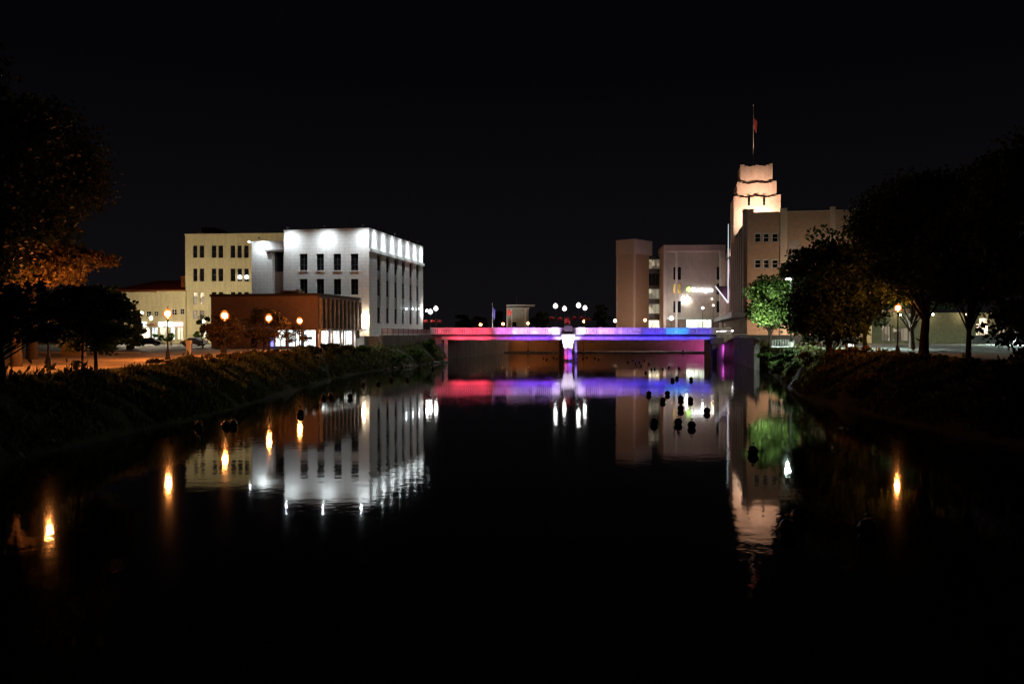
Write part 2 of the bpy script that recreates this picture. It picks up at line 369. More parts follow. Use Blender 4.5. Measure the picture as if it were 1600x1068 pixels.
# ------------------------------------------------------------------ terrace under the white building, walls of the river
fw_ = Frame(577, 134, PHI, 0.0)
PROM = 2.6                                              # promenade width
M_wall = mat('quay_wall', (.24, .22, .21), .9, .3, .8, stain=.4)
struct(MB().box(-19, PROM, -1.2, 110, -1, 5.1).build('terrace', M_conc, None, (fw_.Ox, fw_.Oy, 0)))
C.objects[-1].rotation_euler = (0, 0, -PHI)
mb = MB().box(PROM + .003, PROM + .35, -1.6, 26, -1, 5.0).box(PROM - .2, PROM + .5, -1.6, 26, 5.003, 5.25)
q = mb.build('quay_wall', M_wall, None, (fw_.Ox, fw_.Oy, 0)); q.rotation_euler = (0, 0, -PHI); tag(q, 'dark stone quay wall below the white building, left of the bridge', 'wall')
q = MB().box(PROM + .003, PROM + .5, 27.5, 108, -1, 5.0).build('quay_wall', M_wall, None, (fw_.Ox, fw_.Oy, 0)); q.rotation_euler = (0, 0, -PHI); tag(q, 'shadowed quay wall beyond the bridge on the left', 'wall')
# promenade railing
t_ = thing('promenade_railing', 'metal railing along the promenade beneath the white building, washed red by the bridge lights', 'railing', (fw_.Ox, fw_.Oy, 5.25), -PHI)
MB().box(PROM + .1, PROM + .17, -1.4, 25.8, 1.03, 1.1).build('top_rail', M_darkmetal, t_)
MB().box(PROM + .1, PROM + .17, -1.4, 25.8, .1, .16).build('bottom_rail', M_trimw, t_)
for i in range(11):
    y = -1.4 + i * 2.71; MB().box(PROM + .09, PROM + .19, y, y + .1, 0, 1.16).build('rail_post', M_darkmetal, t_)
mb = MB()
for i in range(180):
    y = -1.3 + i * .15; mb.box(PROM + .12, PROM + .15, y, y + .035, .16, 1.03)
mb.build('baluster_panel', mat('red_lit_metal', (.30, .12, .12), .6), t_)  # red of the bridge lights put into the baluster colour

# ------------------------------------------------------------------ white corner building
fr = Frame(577, 134, PHI, 5.1)
wb = fr.empty('corner_building', 'white four storey corner building with floodlit parapet beside the river', 'building')
L0, XL = fr.t(661), fr.s(444); ZT = fr.z(357)
xc = [(468.3, 480.6), (494.6, 506.5), (521.1, 533), (548, 559.9)]
rows = [(396.3, 422.6), (435.5, 460.3), (476, 503)]
fh = [(fr.s(a), fr.s(c), fr.z(y1, fr.s(a)), fr.z(y0, fr.s(a))) for a, c in xc for y0, y1 in rows]
sp = [(589.4, 596.3), (603.4, 609.9), (616.4, 622.4), (628.2, 633.6), (640, 645.4), (650.6, 655.6)]
bays = [(fr.t(a), fr.t(c)) for a, c in sp]
zb_, zt_ = fr.z(505.5, 0, fr.t(593)), fr.z(397, 0, fr.t(593))
mb = MB()
mb.facade((0, 0), FR, NF, XL, 0, -1.8, ZT, fh, .35)
mb.facade((0, 0), SD, NS, 0, L0, 0, ZT, [(a, c, zb_, zt_) for a, c in bays], .34)
mb.facade((XL, 0), SD, ND, 0, L0, -1.8, ZT); mb.facade((0, L0), FR, (0, 1), XL, 0, 0, ZT)
mb.build('wall', M_white, wb)
MB().box(XL + .3, -.3, .3, L0 - .3, ZT - .9, ZT - .85).build('roof', M_roof, wb)
mb = MB().obox((0, 0), FR, NF, XL - .06, .06, -.06, .4, ZT + .002, ZT + .14).obox((0, 0), SD, NS, .42, L0 + .06, -.06, .4, ZT + .002, ZT + .14)
mb.build('parapet_coping', M_trimw, wb)
zl = fr.z(390.5, 0, 0)
MB().obox((0, 0), SD, NS, -.25, L0 + .2, -.28, -.003, zl - .25, zl + .3).build('cornice', M_white, wb)
for h in fh: window(wb, (0, 0), FR, NF, h, .3, M_glass, M_frame, 2, 3)
for h in fh: MB().obox((0, 0), FR, NF, h[0] - .12, h[1] + .12, -.12, .25, h[2] - .16, h[2] - .003).build('window_sill', M_trimw, wb)
yv = fr.t(593)
srow = [(398.8, 422.6), (435.5, 461.8), (480, 504)]
sz = [(fr.z(y1, 0, yv), fr.z(y0, 0, yv)) for y0, y1 in srow]
for a, c in bays:
    hs = [(a + .06, c - .06, max(l, zb_ + .1), min(h, zt_ - .1)) for l, h in sz]
    MB().facade((0, 0), SD, NS, a, c, zb_, zt_, hs, .12, .34).build('spandrel', mat('grey_spandrel', (.26, .26, .27), .7), wb)
    for h in hs: window(wb, (0, 0), SD, NS, h, .46, M_glass, M_frame, 2, 4)
def flood(parent, loc, power, col, size, blend, d=(0, 0, -1), name='floodlight', mh=True):
    if mh:
        f = MB().box(-.14, .14, -.14, .14, -.02, .16).box(-.03, .03, -.03, .03, .16, .3).build(name, M_darkmetal, parent, loc)
        lp = (0, 0, -.06)
    else: f, lp = parent, loc
    o = light('SPOT', lp, power, col, f, spot_size=R(size), spot_blend=blend, shadow_soft_size=.08); aim(o, d)
    return f
for px in (585, 599, 613, 625, 637, 648, 658):
    y = fr.t(px, 0); f = flood(wb, (.5, y, ZT + .45), 3400, COOL, 58, .8, (-.14, 0, -1))
    light('SPOT', (.9, 0, .1), 520, COOL, f, spot_size=R(165), spot_blend=1.0, shadow_soft_size=.08)
    MB().box(-.5, -.14, -.03, .03, .05, .1).build('bracket', M_darkmetal, f)
for px in (455, 512, 571):
    x = fr.s(px); f = flood(wb, (x, -1.1, ZT + .4), 800, COOL, 84, 1.0, (0, .3, -1))
    light('SPOT', (0, -.9, .1), 1500, COOL, f, spot_size=R(172), spot_blend=1.0, shadow_soft_size=.08)
    MB().box(-.03, .03, .14, 1.0, .05, .1).build('bracket', M_darkmetal, f)
# lit wall lamp low on the front wall
def wall_lamp(parent, loc, nd, power, kind, r=.2, name='wall_lamp'):
    col = GL[kind][0]
    wl = MB().box(-.12, .12, -.12, .12, r, r + .12).build(name, M_darkmetal, parent, loc)
    A = 4 * math.pi * r * r
    MB().sphere((0, 0, 0), r, 8, 6).build('bulb', glow('wl_%s_%d_%d' % (kind, power, r * 100), col, power / (math.pi * A)), wl)
    return wl
wall_lamp(wb, (fr.s(571), -.8, fr.z(500, fr.s(571))), NF, 1100, 'warm', .26)
for px in (635, 645, 655): wall_lamp(wb, (.5, fr.t(px, .5), fr.z(482.5, 0, fr.t(px))), NS, 22, 'cool', .11)
wall_lamp(wb, (.9, L0 - .2, fr.z(485, 0, L0)), NS, 240, 'pure', .22)
# set-back left wing
WY = 4.0; xw0, xw1 = fr.s(393.5, WY), XL - .01
zw = fr.z(377, xw0, WY); zled = fr.z(393, xw0, WY)
x1, x2 = fr.s(426, WY), fr.s(443, WY)
mb = MB().facade((0, WY), FR, NF, xw0, xw1, -1.8, zw, [(x1, min(x2, xw1 - .1), -1.7, zled - .1)], .9).facade((xw0, WY), SD, ND, 0, L0 - WY, -1.8, zw)
wg = mb.build('wing_wall', M_white, wb)
MB().box(xw0 + .2, xw1, WY + .2, L0, zw - .5, zw - .45).build('wing_roof', M_roof, wb)
MB().obox((0, WY), FR, NF, x1 - 1.2, xw1 - .05, -.5, -.003, zled - .08, zled + .2).build('wing_canopy', mat('grey_trim', (.22, .21, .2), .7), wb)
MB().obox((0, WY), FR, NF, x1, xw1 - .1, .9, 1.0, fr.z(424, x1, WY), zled - .1).build('window', M_glass, wb)
MB().obox((0, WY), FR, NF, x1, xw1 - .1, .9, 1.0, -1.7, fr.z(424, x1, WY) - .004).build('recess_panel', mat('brown_panel', (.16, .10, .08), .7), wb)
f = flood(wb, (fr.s(411, WY), WY - 1.3, zw + .35), 1300, COOL, 168, 1.0, (0, .2, -1)); MB().box(-.03, .03, .14, 1.0, .05, .1).build('bracket', M_darkmetal, f)
wall_lamp(wb, (xw0 - .3, WY - .3, zw - .1), NF, 30, 'cool', .12)
# stair beside the building
st = thing('stair', 'concrete steps with dark handrail going down from the promenade beside the red building', 'stair', (fr.Ox, fr.Oy, 3.3), -PHI)
mb = MB()
for i in range(9): mb.box(-3.4 + i * .42, -3.4 + (i + 1) * .42, -3.2, -1.25, 0, .2 * (i + 1))
mb.build('steps', M_conc, st)
MB().tube([(-3.5, -3.15, 1.0), (.4, -3.15, 2.85), (1.2, -3.15, 2.85)], [.05] * 3, 6).build('handrail', M_darkmetal, st)
for i in range(5): MB().tube([(-3.3 + i * .9, -3.15, .2 + i * .42), (-3.3 + i * .9, -3.15, 1.1 + i * .42)], [.03, .03], 6).build('baluster', M_darkmetal, st)

# ------------------------------------------------------------------ red brick low building
f2 = Frame(497, 117.5, PHI, ZL)
rb = f2.empty('brick_building', 'low two storey red brick building with lit shopfronts in front of the white building', 'building')
XR, LR = f2.s(330), f2.t(562); zt2 = f2.z(462); zf = f2.z(515)
shops = [(f2.s(428), f2.s(446)), (f2.s(449), f2.s(470)), (f2.s(473), f2.s(493))]
doors = [(f2.s(391), f2.s(402)), (f2.s(409), f2.s(415))]
fh = [(a, c, .25, zf) for a, c in shops] + [(a, c, .12, zf - .8) for a, c in doors]
mb = MB().facade((0, 0), FR, NF, XR, 0, 0, zt2, fh, .4).facade((XR, 0), SD, ND, 0, LR, 0, zt2).facade((0, LR), FR, (0, 1), XR, 0, 0, zt2)
sfb = [(f2.t(a), f2.t(c)) for a, c in ((500, 517), (521, 534), (538, 553))]
mb.facade((0, 0), SD, NS, 0, LR, 0, zt2, [(a, c, .25, zf - .1) for a, c in sfb], .5)
mb.build('wall', M_redbrick, rb)
MB().box(XR + .1, -.1, .1, LR - .05, zt2 - .3, zt2 - .25).build('roof', M_roof, rb)
mb = MB().obox((0, 0), FR, NF, XR - .15, .2, -.2, .3, zt2 + .003, zt2 + .4).obox((0, 0), SD, NS, .31, LR - .02, -.2, .3, zt2 + .003, zt2 + .4)
mb.build('fascia', mat('dark_fascia', (.05, .035, .03), .7), rb)
mb = MB()
for i in range(11):
    y = .5 + i * (LR - .9) / 10; mb.obox((0, 0), SD, NS, y, y + .28, -.45, -.003, zf + .15, zt2 - .3)
mb.build('fin', mat('grey_fin', (.40, .36, .33), .8), rb)
MB().obox((0, 0), SD, NS, 0.02, LR - .05, -1.4, -.003, zf - .02, zf + .13).build('canopy', M_concl, rb)
for a, c in shops: w_ = window(rb, (0, 0), FR, NF, (a, c, .25, zf), .35, G_shop, M_frame, 2, 1)
for a, c in doors: window(rb, (0, 0), FR, NF, (a, c, .12, zf - .8), .35, M_glass, M_frame, 1, 1)
for a, c in sfb: window(rb, (0, 0), SD, NS, (a, c, .25, zf - .1), .4, G_shop, M_frame, 3, 1)
for px in (500, 518.5, 535.5, 555):
    y = f2.t(px, 1.2); MB().tube([(1.2, y, 0), (1.2, y, zf - .025)], [.16, .16], 10).build('column', M_trimw, rb)
for px in (508, 527, 545):
    y = f2.t(px, .7); l_ = MB().lathe([(.14, 0), (.14, .06)], 10).build('downlight', M_trimw, rb, (.7, y, zf - .09)); light('SPOT', (0, 0, -.05), 260, PURE, l_, spot_size=R(150), spot_blend=.5, shadow_soft_size=.1)
MB().obox((0, 0), FR, NF, f2.s(474), f2.s(488), -.12, -.02, f2.z(530), f2.z(526)).build('shop_sign', mat('blue_sign_board', (.05, .05, .35), .5), rb)
MB().obox((0, 0), FR, NF, f2.s(425.5), f2.s(427.5), -.5, -.02, .3, zf - .2).build('blade_sign', G_blue, rb)
MB().lathe([(.25, 0), (.25, .9), (.4, .95), (.4, 1.2), (.05, 1.3)], 10, (f2.s(467, 4), 4, zt2)).build('roof_vent', M_trimw, rb)
MB().box(f2.s(440, 3), f2.s(462, 3), 3, 6, zt2 - .2, zt2 + 1.0).build('roof_unit', M_brown, rb)

# ------------------------------------------------------------------ tall cream building, low cream row, roof behind
f3 = Frame(290, 170, PHI * .4, 4.3)
cb = f3.empty('cream_building', 'tall cream four storey building with paired windows behind the white one', 'building')
XE = f3.s(452); zt3 = f3.z(367)
cols = [(301.9, 308.8), (312.2, 319.5), (331, 338.5), (341.5, 349), (360.4, 368), (371.2, 378.3), (381.7, 388.9), (402, 409), (412, 419)]
rws = [(383.4, 402.8), (419.4, 439.4), (456, 475.3), (485, 498)]
fh, info = [], []
for i, (a, c) in enumerate(cols):
    for j, (y0, y1) in enumerate(rws):
        h = (f3.s(a), f3.s(c), f3.z(y1, f3.s(a)), f3.z(y0, f3.s(a))); fh.append(h); info.append((i, j))
gh = (f3.s(314), f3.s(324), .2, f3.z(513, f3.s(300)))
mb = MB().facade((0, 0), FR, NF, 0, XE, -1, zt3, fh + [gh], .3).facade((0, 0), SD, ND, 0, 25, -1, zt3).facade((XE, 0), SD, NS, 0, 25, -1, zt3).facade((0, 25), FR, (0, 1), 0, XE, -1, zt3)
mb.build('wall', M_cream, cb)
MB().box(.2, XE - .2, .2, 24.8, zt3 - .7, zt3 - .65).build('roof', M_roof, cb)
MB().obox((0, 0), FR, NF, -.1, XE + .1, -.12, .3, zt3 + .002, zt3 + .2).build('parapet_coping', M_cream, cb)
MB().box(f3.s(314, 8), f3.s(336, 8), 8, 14, zt3 - .6, f3.z(355, f3.s(314), 8)).build('penthouse', mat('dark_penthouse', (.10, .085, .06), .9), cb)
for h, (i, j) in zip(fh, info):
    pane = G_room if (j == 2 and i < 2) else (G_dim if j == 3 and i < 2 else M_glass)
    w_ = window(cb, (0, 0), FR, NF, h, .25, pane, M_frame, 1, 2)
    if j == 1 and i in (5, 6):
        MB().sphere(((h[0] + h[1]) / 2, .16, h[2] + .9), .42, 10, 7).build('lit_lamp', glow('window_lamp', (.92, .95, 1), 6), w_)
window(cb, (0, 0), FR, NF, gh, .25, G_shopw, M_frame, 2, 1)
for h in fh: MB().obox((0, 0), FR, NF, h[0] - .1, h[1] + .1, -.08, .2, h[2] - .14, h[2] - .003).build('window_sill', M_cream, cb)

f4 = Frame(290, 169.4, PHI * .4, 3.9)
sr = f4.empty('shop_row', 'low cream shop row with lit signs left of the tall cream building', 'building')
XS = f4.s(186); zs4 = f4.z(457)
up = [(228, 236, 486, 494), (240, 247, 486, 494), (258, 264, 485, 492), (268, 276, 483, 492), (281, 288, 482, 491)]
fh = [(f4.s(a), f4.s(c), f4.z(y1, f4.s(a)), f4.z(y0, f4.s(a))) for a, c, y0, y1 in up]
fs = [(f4.s(a), f4.s(c), .3, f4.z(511, f4.s(a))) for a, c in ((219, 234), (236, 246), (249, 262), (266, 273), (276, 286))]
mb = MB().facade((0, 0), FR, NF, XS, 0, -.6, zs4, fh + fs, .3).facade((XS, 0), SD, ND, 0, 18, -.6, zs4).facade((0, 0), SD, NS, 0, 18, -.6, zs4).facade((0, 18), FR, (0, 1), XS, 0, -.6, zs4)
mb.build('wall', M_cream, sr)
MB().box(XS + .1, -.1, .1, 17.9, zs4 - .4, zs4 - .35).build('roof', M_roof, sr)
MB().obox((0, 0), FR, NF, XS - .2, f4.s(243), -.25, -.003, zs4 - .25, zs4 + .15).build('cornice', M_cream, sr)
MB().obox((0, 0), FR, NF, f4.s(246), .2, -.35, -.003, zs4 - .1, zs4 + .3).build('cornice', M_cream, sr)
for h in fh: window(sr, (0, 0), FR, NF, h, .25, M_glass, M_trimw, 2, 2)
for i, h in enumerate(fs): window(sr, (0, 0), FR, NF, h, .28, (G_shopw, G_shop)[i % 2], M_frame, 2, 1)
for i, (a, c) in enumerate(((219, 229), (249, 272), (273, 286))):
    MB().obox((0, 0), FR, NF, f4.s(a), f4.s(c), -.3, -.02, f4.z(510), f4.z(503)).build('shop_sign', (G_shop, G_shop, glow('pink_sign', (1, .6, .62), 1.8))[i], sr)
mb = MB().obox((0, 0), FR, NF, f4.s(232), f4.s(246), -1.6, -.02, f4.z(508), f4.z(506)); mb.build('awning', mat('red_awning', (.35, .08, .05), .7), sr)
post_lamp('added sodium lamp in the lane hidden behind the cream shop row', 236, 461, 193, 4.9, 4200, 'sodium', None, .25)  # unseen lamp added to redden the hall roof
post_lamp('white lamp by the dark shrub before the shop row', 221, 489, 152, 3.6, 6500, 'warm', 'white lamps before the cream shops', .34)
post_lamp('white lamp just right of the dark shrub before the shop row', 236, 497, 150, 3.6, 6500, 'warm', 'white lamps before the cream shops', .34)
post_lamp('white lamp before the lower windows of the tall cream building', 318, 502, 150, 3.6, 5200, 'warm', 'white lamps before the cream shops', .3)
f5 = Frame(298, 205, PHI * .4, 4.9)
hp = f5.empty('hall', 'dark red roofed hall behind the cream shop row', 'building')
MB().facade((0, 0), FR, NF, f5.s(180), 0, 0, f5.z(452)).facade((0, 0), SD, NS, 0, 20, 0, f5.z(452)).facade((0, 20), FR, (0, 1), f5.s(180), 0, 0, f5.z(452)).facade((f5.s(180), 0), SD, ND, 0, 20, 0, f5.z(452)).build('wall', M_redbrick, hp)
xa, xb, ze, zr = f5.s(178), .3, f5.z(452), f5.z(434)
MB().add([(xa, -.4, ze), (xb, -.4, ze), (xb, 20.4, ze), (xa, 20.4, ze), (xa + 6, 10, zr), (xb - 4, 10, zr)], [(0, 1, 5, 4), (1, 2, 5), (2, 3, 4, 5), (3, 0, 4)]).build('roof', mat('dark_red_roof', (.40, .12, .08), .8), hp)
MB().box(-3.6, .1, 2, 8, ze - 1, f5.z(430)).build('chimney_block', M_redbrick, hp)

# ------------------------------------------------------------------ bridge
BY0, BY1 = 160.0, 178.0
zr1, zr0, zg0 = ZAT(511.7, BY0), ZAT(522, BY0), ZAT(530.5, BY0)
X = lambda px, Y=BY0: (px - CX) / F * Y
br = thing('road_bridge', 'low concrete road bridge washed red, violet and blue by its lights', 'bridge', (X(888), BY0, 0))
ox = X(888); bx = lambda px: X(px) - ox
xl, xr = bx(672), bx(1143)
xa, xb = bx(690), bx(1126)
MB().box(xl - 3, xr, .3, BY1 - BY0 - .3, zr0 - .5, zr0 + .05).build('deck', M_asph, br)
for y0 in (.25, 4.6, 9, 13.2, BY1 - BY0 - .75):
    mb = MB(); N = 24; pts = []
    for half in ((xa, -.9), (.9, xb)):
        a, c = half
        for i in range(N):
            s0, s1 = i / N, (i + 1) / N
            d = lambda s: zg0 + (.50 * (1 - math.sin(math.pi * s)) * -.0)
            mb.box(a + (c - a) * s0, a + (c - a) * s1 - .002, y0, y0 + .5, zg0, zr0 - .503)
    mb.build('girder', M_concl, br)
def parapet(y0, name):
    mb = MB().box(xl, xr, y0, y0 + .36, zr0, zr0 + .2).box(xl, xr, y0 + .02, y0 + .34, zr1 - .2, zr1)
    mb.build(name, M_concl, br)
    posts = [672, 695, 726, 744, 768, 774, 800, 806, 831, 837, 862, 873, 903, 914, 936, 941, 966, 972, 1001, 1007, 1040, 1044, 1073, 1078, 1108, 1118, 1143]
    for p0, p1 in zip(posts[:-1], posts[1:]):
        a, c = bx(p0), bx(p1)
        if c - a < 1.6:
            MB().box(a + .004, c - .004, y0 - .05, y0 + .40, zr0 - .02, zr1 + .06).build('pilaster', M_concl, br)
        else:
            mb = MB(); n_ = max(3, int((c - a) / .36)); st_ = (c - a) / n_
            for i in range(n_): mb.box(a + st_ * i + .05, a + st_ * i + st_ * .72, y0 + .06, y0 + .30, zr0 + .2, zr1 - .2)
            mb.build('baluster_panel', M_concl, br)
parapet(0, 'parapet_rail'); parapet(BY1 - BY0 - .4, 'parapet_rail')
# wing wall end right
MB().box(bx(1119), xr + .2, -.02, 1.2, zr0 - 1.6, zr0 - .02).build('end_block', M_conc, br)
# pier
zc = ZAT(535, BY0)
pr = MB()
for y0, y1 in ((-.75, .6),):
    pr.box(bx(876.5), bx(898), y0, y1, ZAT(531, BY0), zr0 - .02).box(bx(878.5), bx(896), y0 + .03, y1 - .03, ZAT(536, BY0), ZAT(531, BY0) - .003).box(bx(880), bx(894.5), y0 + .06, y1 - .06, ZAT(543, BY0), ZAT(536, BY0) - .003)
    pr.box(bx(881.5), bx(886.3), y0 + .1, y1 - .1, -1, ZAT(543, BY0) - .003).box(bx(887.3), bx(893.5), y0 + .1, y1 - .1, -1, ZAT(543, BY0) - .003)
pr.build('pier', M_concl, br)
MB().box(bx(884), bx(891), .62, BY1 - BY0 - .9, -1, zg0 - .02).build('pier_wall', M_conc, br)
MB().box(bx(881), bx(894), BY1 - BY0 - .85, BY1 - BY0 + .2, -1, zr0 - .6).build('pier', M_concl, br)
MB().box(bx(900.5), bx(904), 4, 5.2, -1, zg0 - .03).build('column', M_concl, br)
MB().box(bx(881), bx(894), -.45, .5, zr0 - .015, zr1 + .35).build('pier_pilaster', mat('dark_planter', (.05, .03, .05), .8), br)
for i in range(10): pass
# abutments
MB().box(bx(690) - 6, bx(690), .8, BY1 - BY0, -1, zr0 - .52).build('abutment', M_conc, br)
MB().box(bx(694), bx(699), -.1, .8, -1, zg0 + .3).build('column', M_concl, br)
MB().box(bx(1134), bx(1134) + 8, 1.3, BY1 - BY0, -1, zr0 - .52).build('abutment', M_conc, br)
MB().box(bx(1113), bx(1120), 0, 1.0, -1, zg0 - .02).build('column', mat('dark_concrete', (.12, .11, .11), .9), br)
MB().box(bx(1110), bx(1131), -.1, 1.6, zg0 - .9, zg0 + .35).build('bracket', mat('dark_concrete', (.12, .11, .11), .9), br)
# colour floodlights on outriggers below the parapet
RED = (1, .04, .10); PINKR = (1, .05, .13); VIO = (.22, .05, 1.0); LIL = (.58, .28, 1.0); BLU = (.05, .03, 1.0); CYA = (.02, .28, 1.0); MAG = (.85, .12, .85)
def strip(px0, px1, rail, railP, gird, girdP):
    a, c = bx(px0), bx(px1); m = (a + c) / 2; n_ = max(1, round((c - a) / 3.2)); w = (c - a) / n_
    for i in range(n_):
        x = a + w * (i + .5)
        f = MB().box(-w * .46, w * .46, -.07, .07, -.05, .04).box(-.04, .04, .073, .94, -.04, 0).build('led_bar', M_darkmetal, br, (x, -.95, zr0 - .16))
        if railP: aim(light('AREA', (0, .02, .08), railP * w * 1.2, rail, f, shape='RECTANGLE', size=w * .9, size_y=.1, spread=R(90)), (0, 1.0, .95))
        if girdP: aim(light('AREA', (0, .06, -.10), girdP * w * 1.5, gird, f, shape='RECTANGLE', size=w * .9, size_y=.1, spread=R(150)), (0, .9, -.75))
strip(678, 706, PINKR, 7, RED, 2)
strip(706, 768, PINKR, 13, RED, 14)
strip(774, 800, (.80, .18, .7), 16, (.55, .04, .45), 5)
strip(800, 874, LIL, 24, VIO, 14)
strip(902, 962, LIL, 20, (.22, .08, 1), 14)
strip(962, 1000, (.42, .20, 1), 12, (.12, .05, 1), 13)
strip(1004, 1040, (.10, .05, 1), 9, BLU, 14)
strip(1040, 1076, CYA, 15, BLU, 13)
strip(1076, 1112, (.08, .03, 1), 7, BLU, 7)
def uplight(loc, d, power, col, size=60):
    f = MB().box(-.15, .15, -.12, .12, -.1, .1).build('uplight', M_darkmetal, br, loc)
    aim(light('SPOT', (0, 0, .14), power, col, f, spot_size=R(size), spot_blend=.6, shadow_soft_size=.1), d)
for px, col in ((880.5, (.86, .72, 1)), (894, (.86, .72, 1))): uplight((bx(px), -3.2, .35), (0, 2.6, 4.6), 5200, col, 50)
uplight((bx(884), -2.4, .3), (0, 2.4, 1.0), 260, (1, .05, .15), 70); uplight((bx(891), -2.4, .3), (0, 2.4, 1.0), 420, (.12, .08, 1), 70)
uplight((bx(902), 1.6, .4), (0, 2.6, 2.6), 900, (.42, .32, 1), 50)
uplight((bx(697), -2.2, .4), (0, 2.2, 2.4), 420, (.30, .12, 1), 50)
uplight((bx(868), -2.4, 3.6), (0, 2.4, 2.4), 900, (.9, .75, 1), 40); uplight((bx(908), -2.4, 3.6), (0, 2.4, 2.4), 900, (.9, .75, 1), 40)
# underside wash lights
for px, col, p in ((715, RED, 260), (750, RED, 260), (790, (.5, .08, .8), 200), (825, VIO, 260), (858, VIO, 260), (925, VIO, 300), (960, VIO, 260), (995, BLU, 300), (1030, BLU, 300), (1070, BLU, 200)):
    f = MB().box(-.4, .4, -.08, .08, -.1, 0).build('led_bar', M_darkmetal, br, (bx(px), .2, zg0 - .3)); aim(light('AREA', (0, .1, -.02), p * 1.9, col, f, shape='RECTANGLE', size=3.5, size_y=.2, spread=R(110)), (0, .3, 1))
wx_ = X(1112, 232)
for dx_, dy_, pw in ((0, 229.5, 1800), (-9, 229.0, 250)):  # floods added for the magenta glow on the far wall
    wl_ = thing('added_wall_light', 'added magenta floodlight on the low walkway, %s' % ('nearer the dark bridge column' if dx_ == 0 else 'farther from the dark bridge column'), 'floodlight', (wx_ + dx_, dy_, .353), 0)
    MB().box(-.3, .3, -.15, .15, 0, .35).build('housing', M_darkmetal, wl_); MB().box(-.05, .05, -.05, .05, .353, .5).build('bracket', M_darkmetal, wl_)
    aim(light('SPOT', (0, 0, .7), pw, MAG, wl_, spot_size=R(150), spot_blend=.8, shadow_soft_size=.2), (-.2, 1, .35))
f = MB().box(-.3, .3, -.1, .1, -.1, .1).build('uplight', M_darkmetal, br, (bx(1122), 1.2, 2.4)); aim(light('SPOT', (.2, 0, 0), 700, MAG, f, spot_size=R(120), spot_blend=.8, shadow_soft_size=.2), (1, .6, -.1))

# far wall closing the river bend, walkway and lamps
FW = 236.0
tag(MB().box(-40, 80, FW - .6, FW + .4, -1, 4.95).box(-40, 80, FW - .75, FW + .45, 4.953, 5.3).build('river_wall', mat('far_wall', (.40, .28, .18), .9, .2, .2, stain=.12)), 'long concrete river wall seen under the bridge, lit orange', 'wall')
tag(MB().box(-40, 80, FW - 9, FW - .61, -1, .35).build('lower_walkway', M_wall), 'low dark walkway at the foot of the far river wall', 'walkway')
FG = 'small sodium lamps beyond the bridge'
for px, py, nm in ((751, 507, 'small orange lamp beyond the red part of the bridge'), (786, 506, 'small orange lamp beside the pink flag beyond the bridge'), (825, 505, 'small orange lamp right of the grey portal beyond the bridge')):
    post_lamp(nm, px, py, FW - 6, .35, 1250, 'sodium', FG, .46)
post_lamp('small orange lamp seen just right of the bridge pier lamps', 912, 502, FW - 6, .35, 900, 'sodium', FG, .42)
post_lamp('white lamp at the foot of the brown stair tower', 961, 501, FW + 1.8, 4.9, 3400, 'warm', None, .5)
post_lamp('orange lamp at the right corner of the brown stair tower', 1008, 500, FW + 1.8, 4.9, 3200, 'sodium', FG, .5)
# right quay
t0 = fw_
frq = Frame(1145, 161, PHI, 0)
q = MB().box(.2, 1.0, -40, 0.0, -1, 4.6).box(0.1, 1.2, -40, 0, 4.603, 4.85).build('quay_wall', M_wall, None, (frq.Ox, frq.Oy, 0)); q.rotation_euler = (0, 0, -PHI); tag(q, 'grey quay wall running from the right end of the bridge towards the trees', 'wall')
q = MB().box(.2, 1.0, 18, 80, -1, 4.9).build('quay_wall', M_wall, None, (frq.Ox, frq.Oy, 0)); q.rotation_euler = (0, 0, -PHI); tag(q, 'shadowed quay wall beyond the bridge on the right', 'wall')
q = struct(MB().box(1.003, 70, -1, 80, -1, 5.2).build('street', M_asph, None, (frq.Ox, frq.Oy, 0))); q.rotation_euler = (0, 0, -PHI)

# ------------------------------------------------------------------ bridge lamps with hanging baskets
BG = 'white globe lamps on the bridge'
def bridge_lamp(px, py, Y, label, base, power=220):
    return post_lamp(label, px, py, Y, base, power, 'pure', BG, .52)
zdk = zr0 + .05
bridge_lamp(868, 478, 163, 'white globe lamp left of the bridge pier, higher of the left pair', zdk)
bridge_lamp(882, 482, 175, 'white globe lamp on the far kerb left of the bridge pier', zdk)
bridge_lamp(904, 477, 163, 'white globe lamp right of the bridge pier, highest on the bridge', zdk)
bridge_lamp(914, 481, 175, 'white globe lamp on the far kerb right of the bridge pier', zdk)
bridge_lamp(672.5, 487, 163, 'white globe lamp at the left bridge end nearest the white building', zdk, 300)
bridge_lamp(681, 482, 170, 'white globe lamp at the left bridge end, right one of the pair', zdk, 300)
def basket(px, py, Y, label):
    c = P(px, py, Y); t_ = thing('flower_basket', label, 'flower basket', c, 0, 'hanging flower baskets on the bridge lamps')
    MB().lathe([(.01, -.5), (.22, -.42), (.36, -.1), (.38, 0)], 10).build('basket', M_darkmetal, t_)
    r = np.random.default_rng(int(px * 7)); d_ = r.normal(size=(420, 3)); d_ /= np.linalg.norm(d_, axis=1, keepdims=True); pts = d_ * (r.uniform(0, 1, (420, 1)) ** .4) * np.array([.52, .52, .36]) + np.array([0, 0, .0])
    v, N = leaf_cards(pts, .12, 0, int(px)); cards_obj('flowers', v, N, M_red, t_)
    MB().tube([(0, 0, .0), (0, 0, .75), (.5 if px < 905 else -.5, 0, .95)], [.02, .02, .02], 5).build('hanger', M_darkmetal, t_)
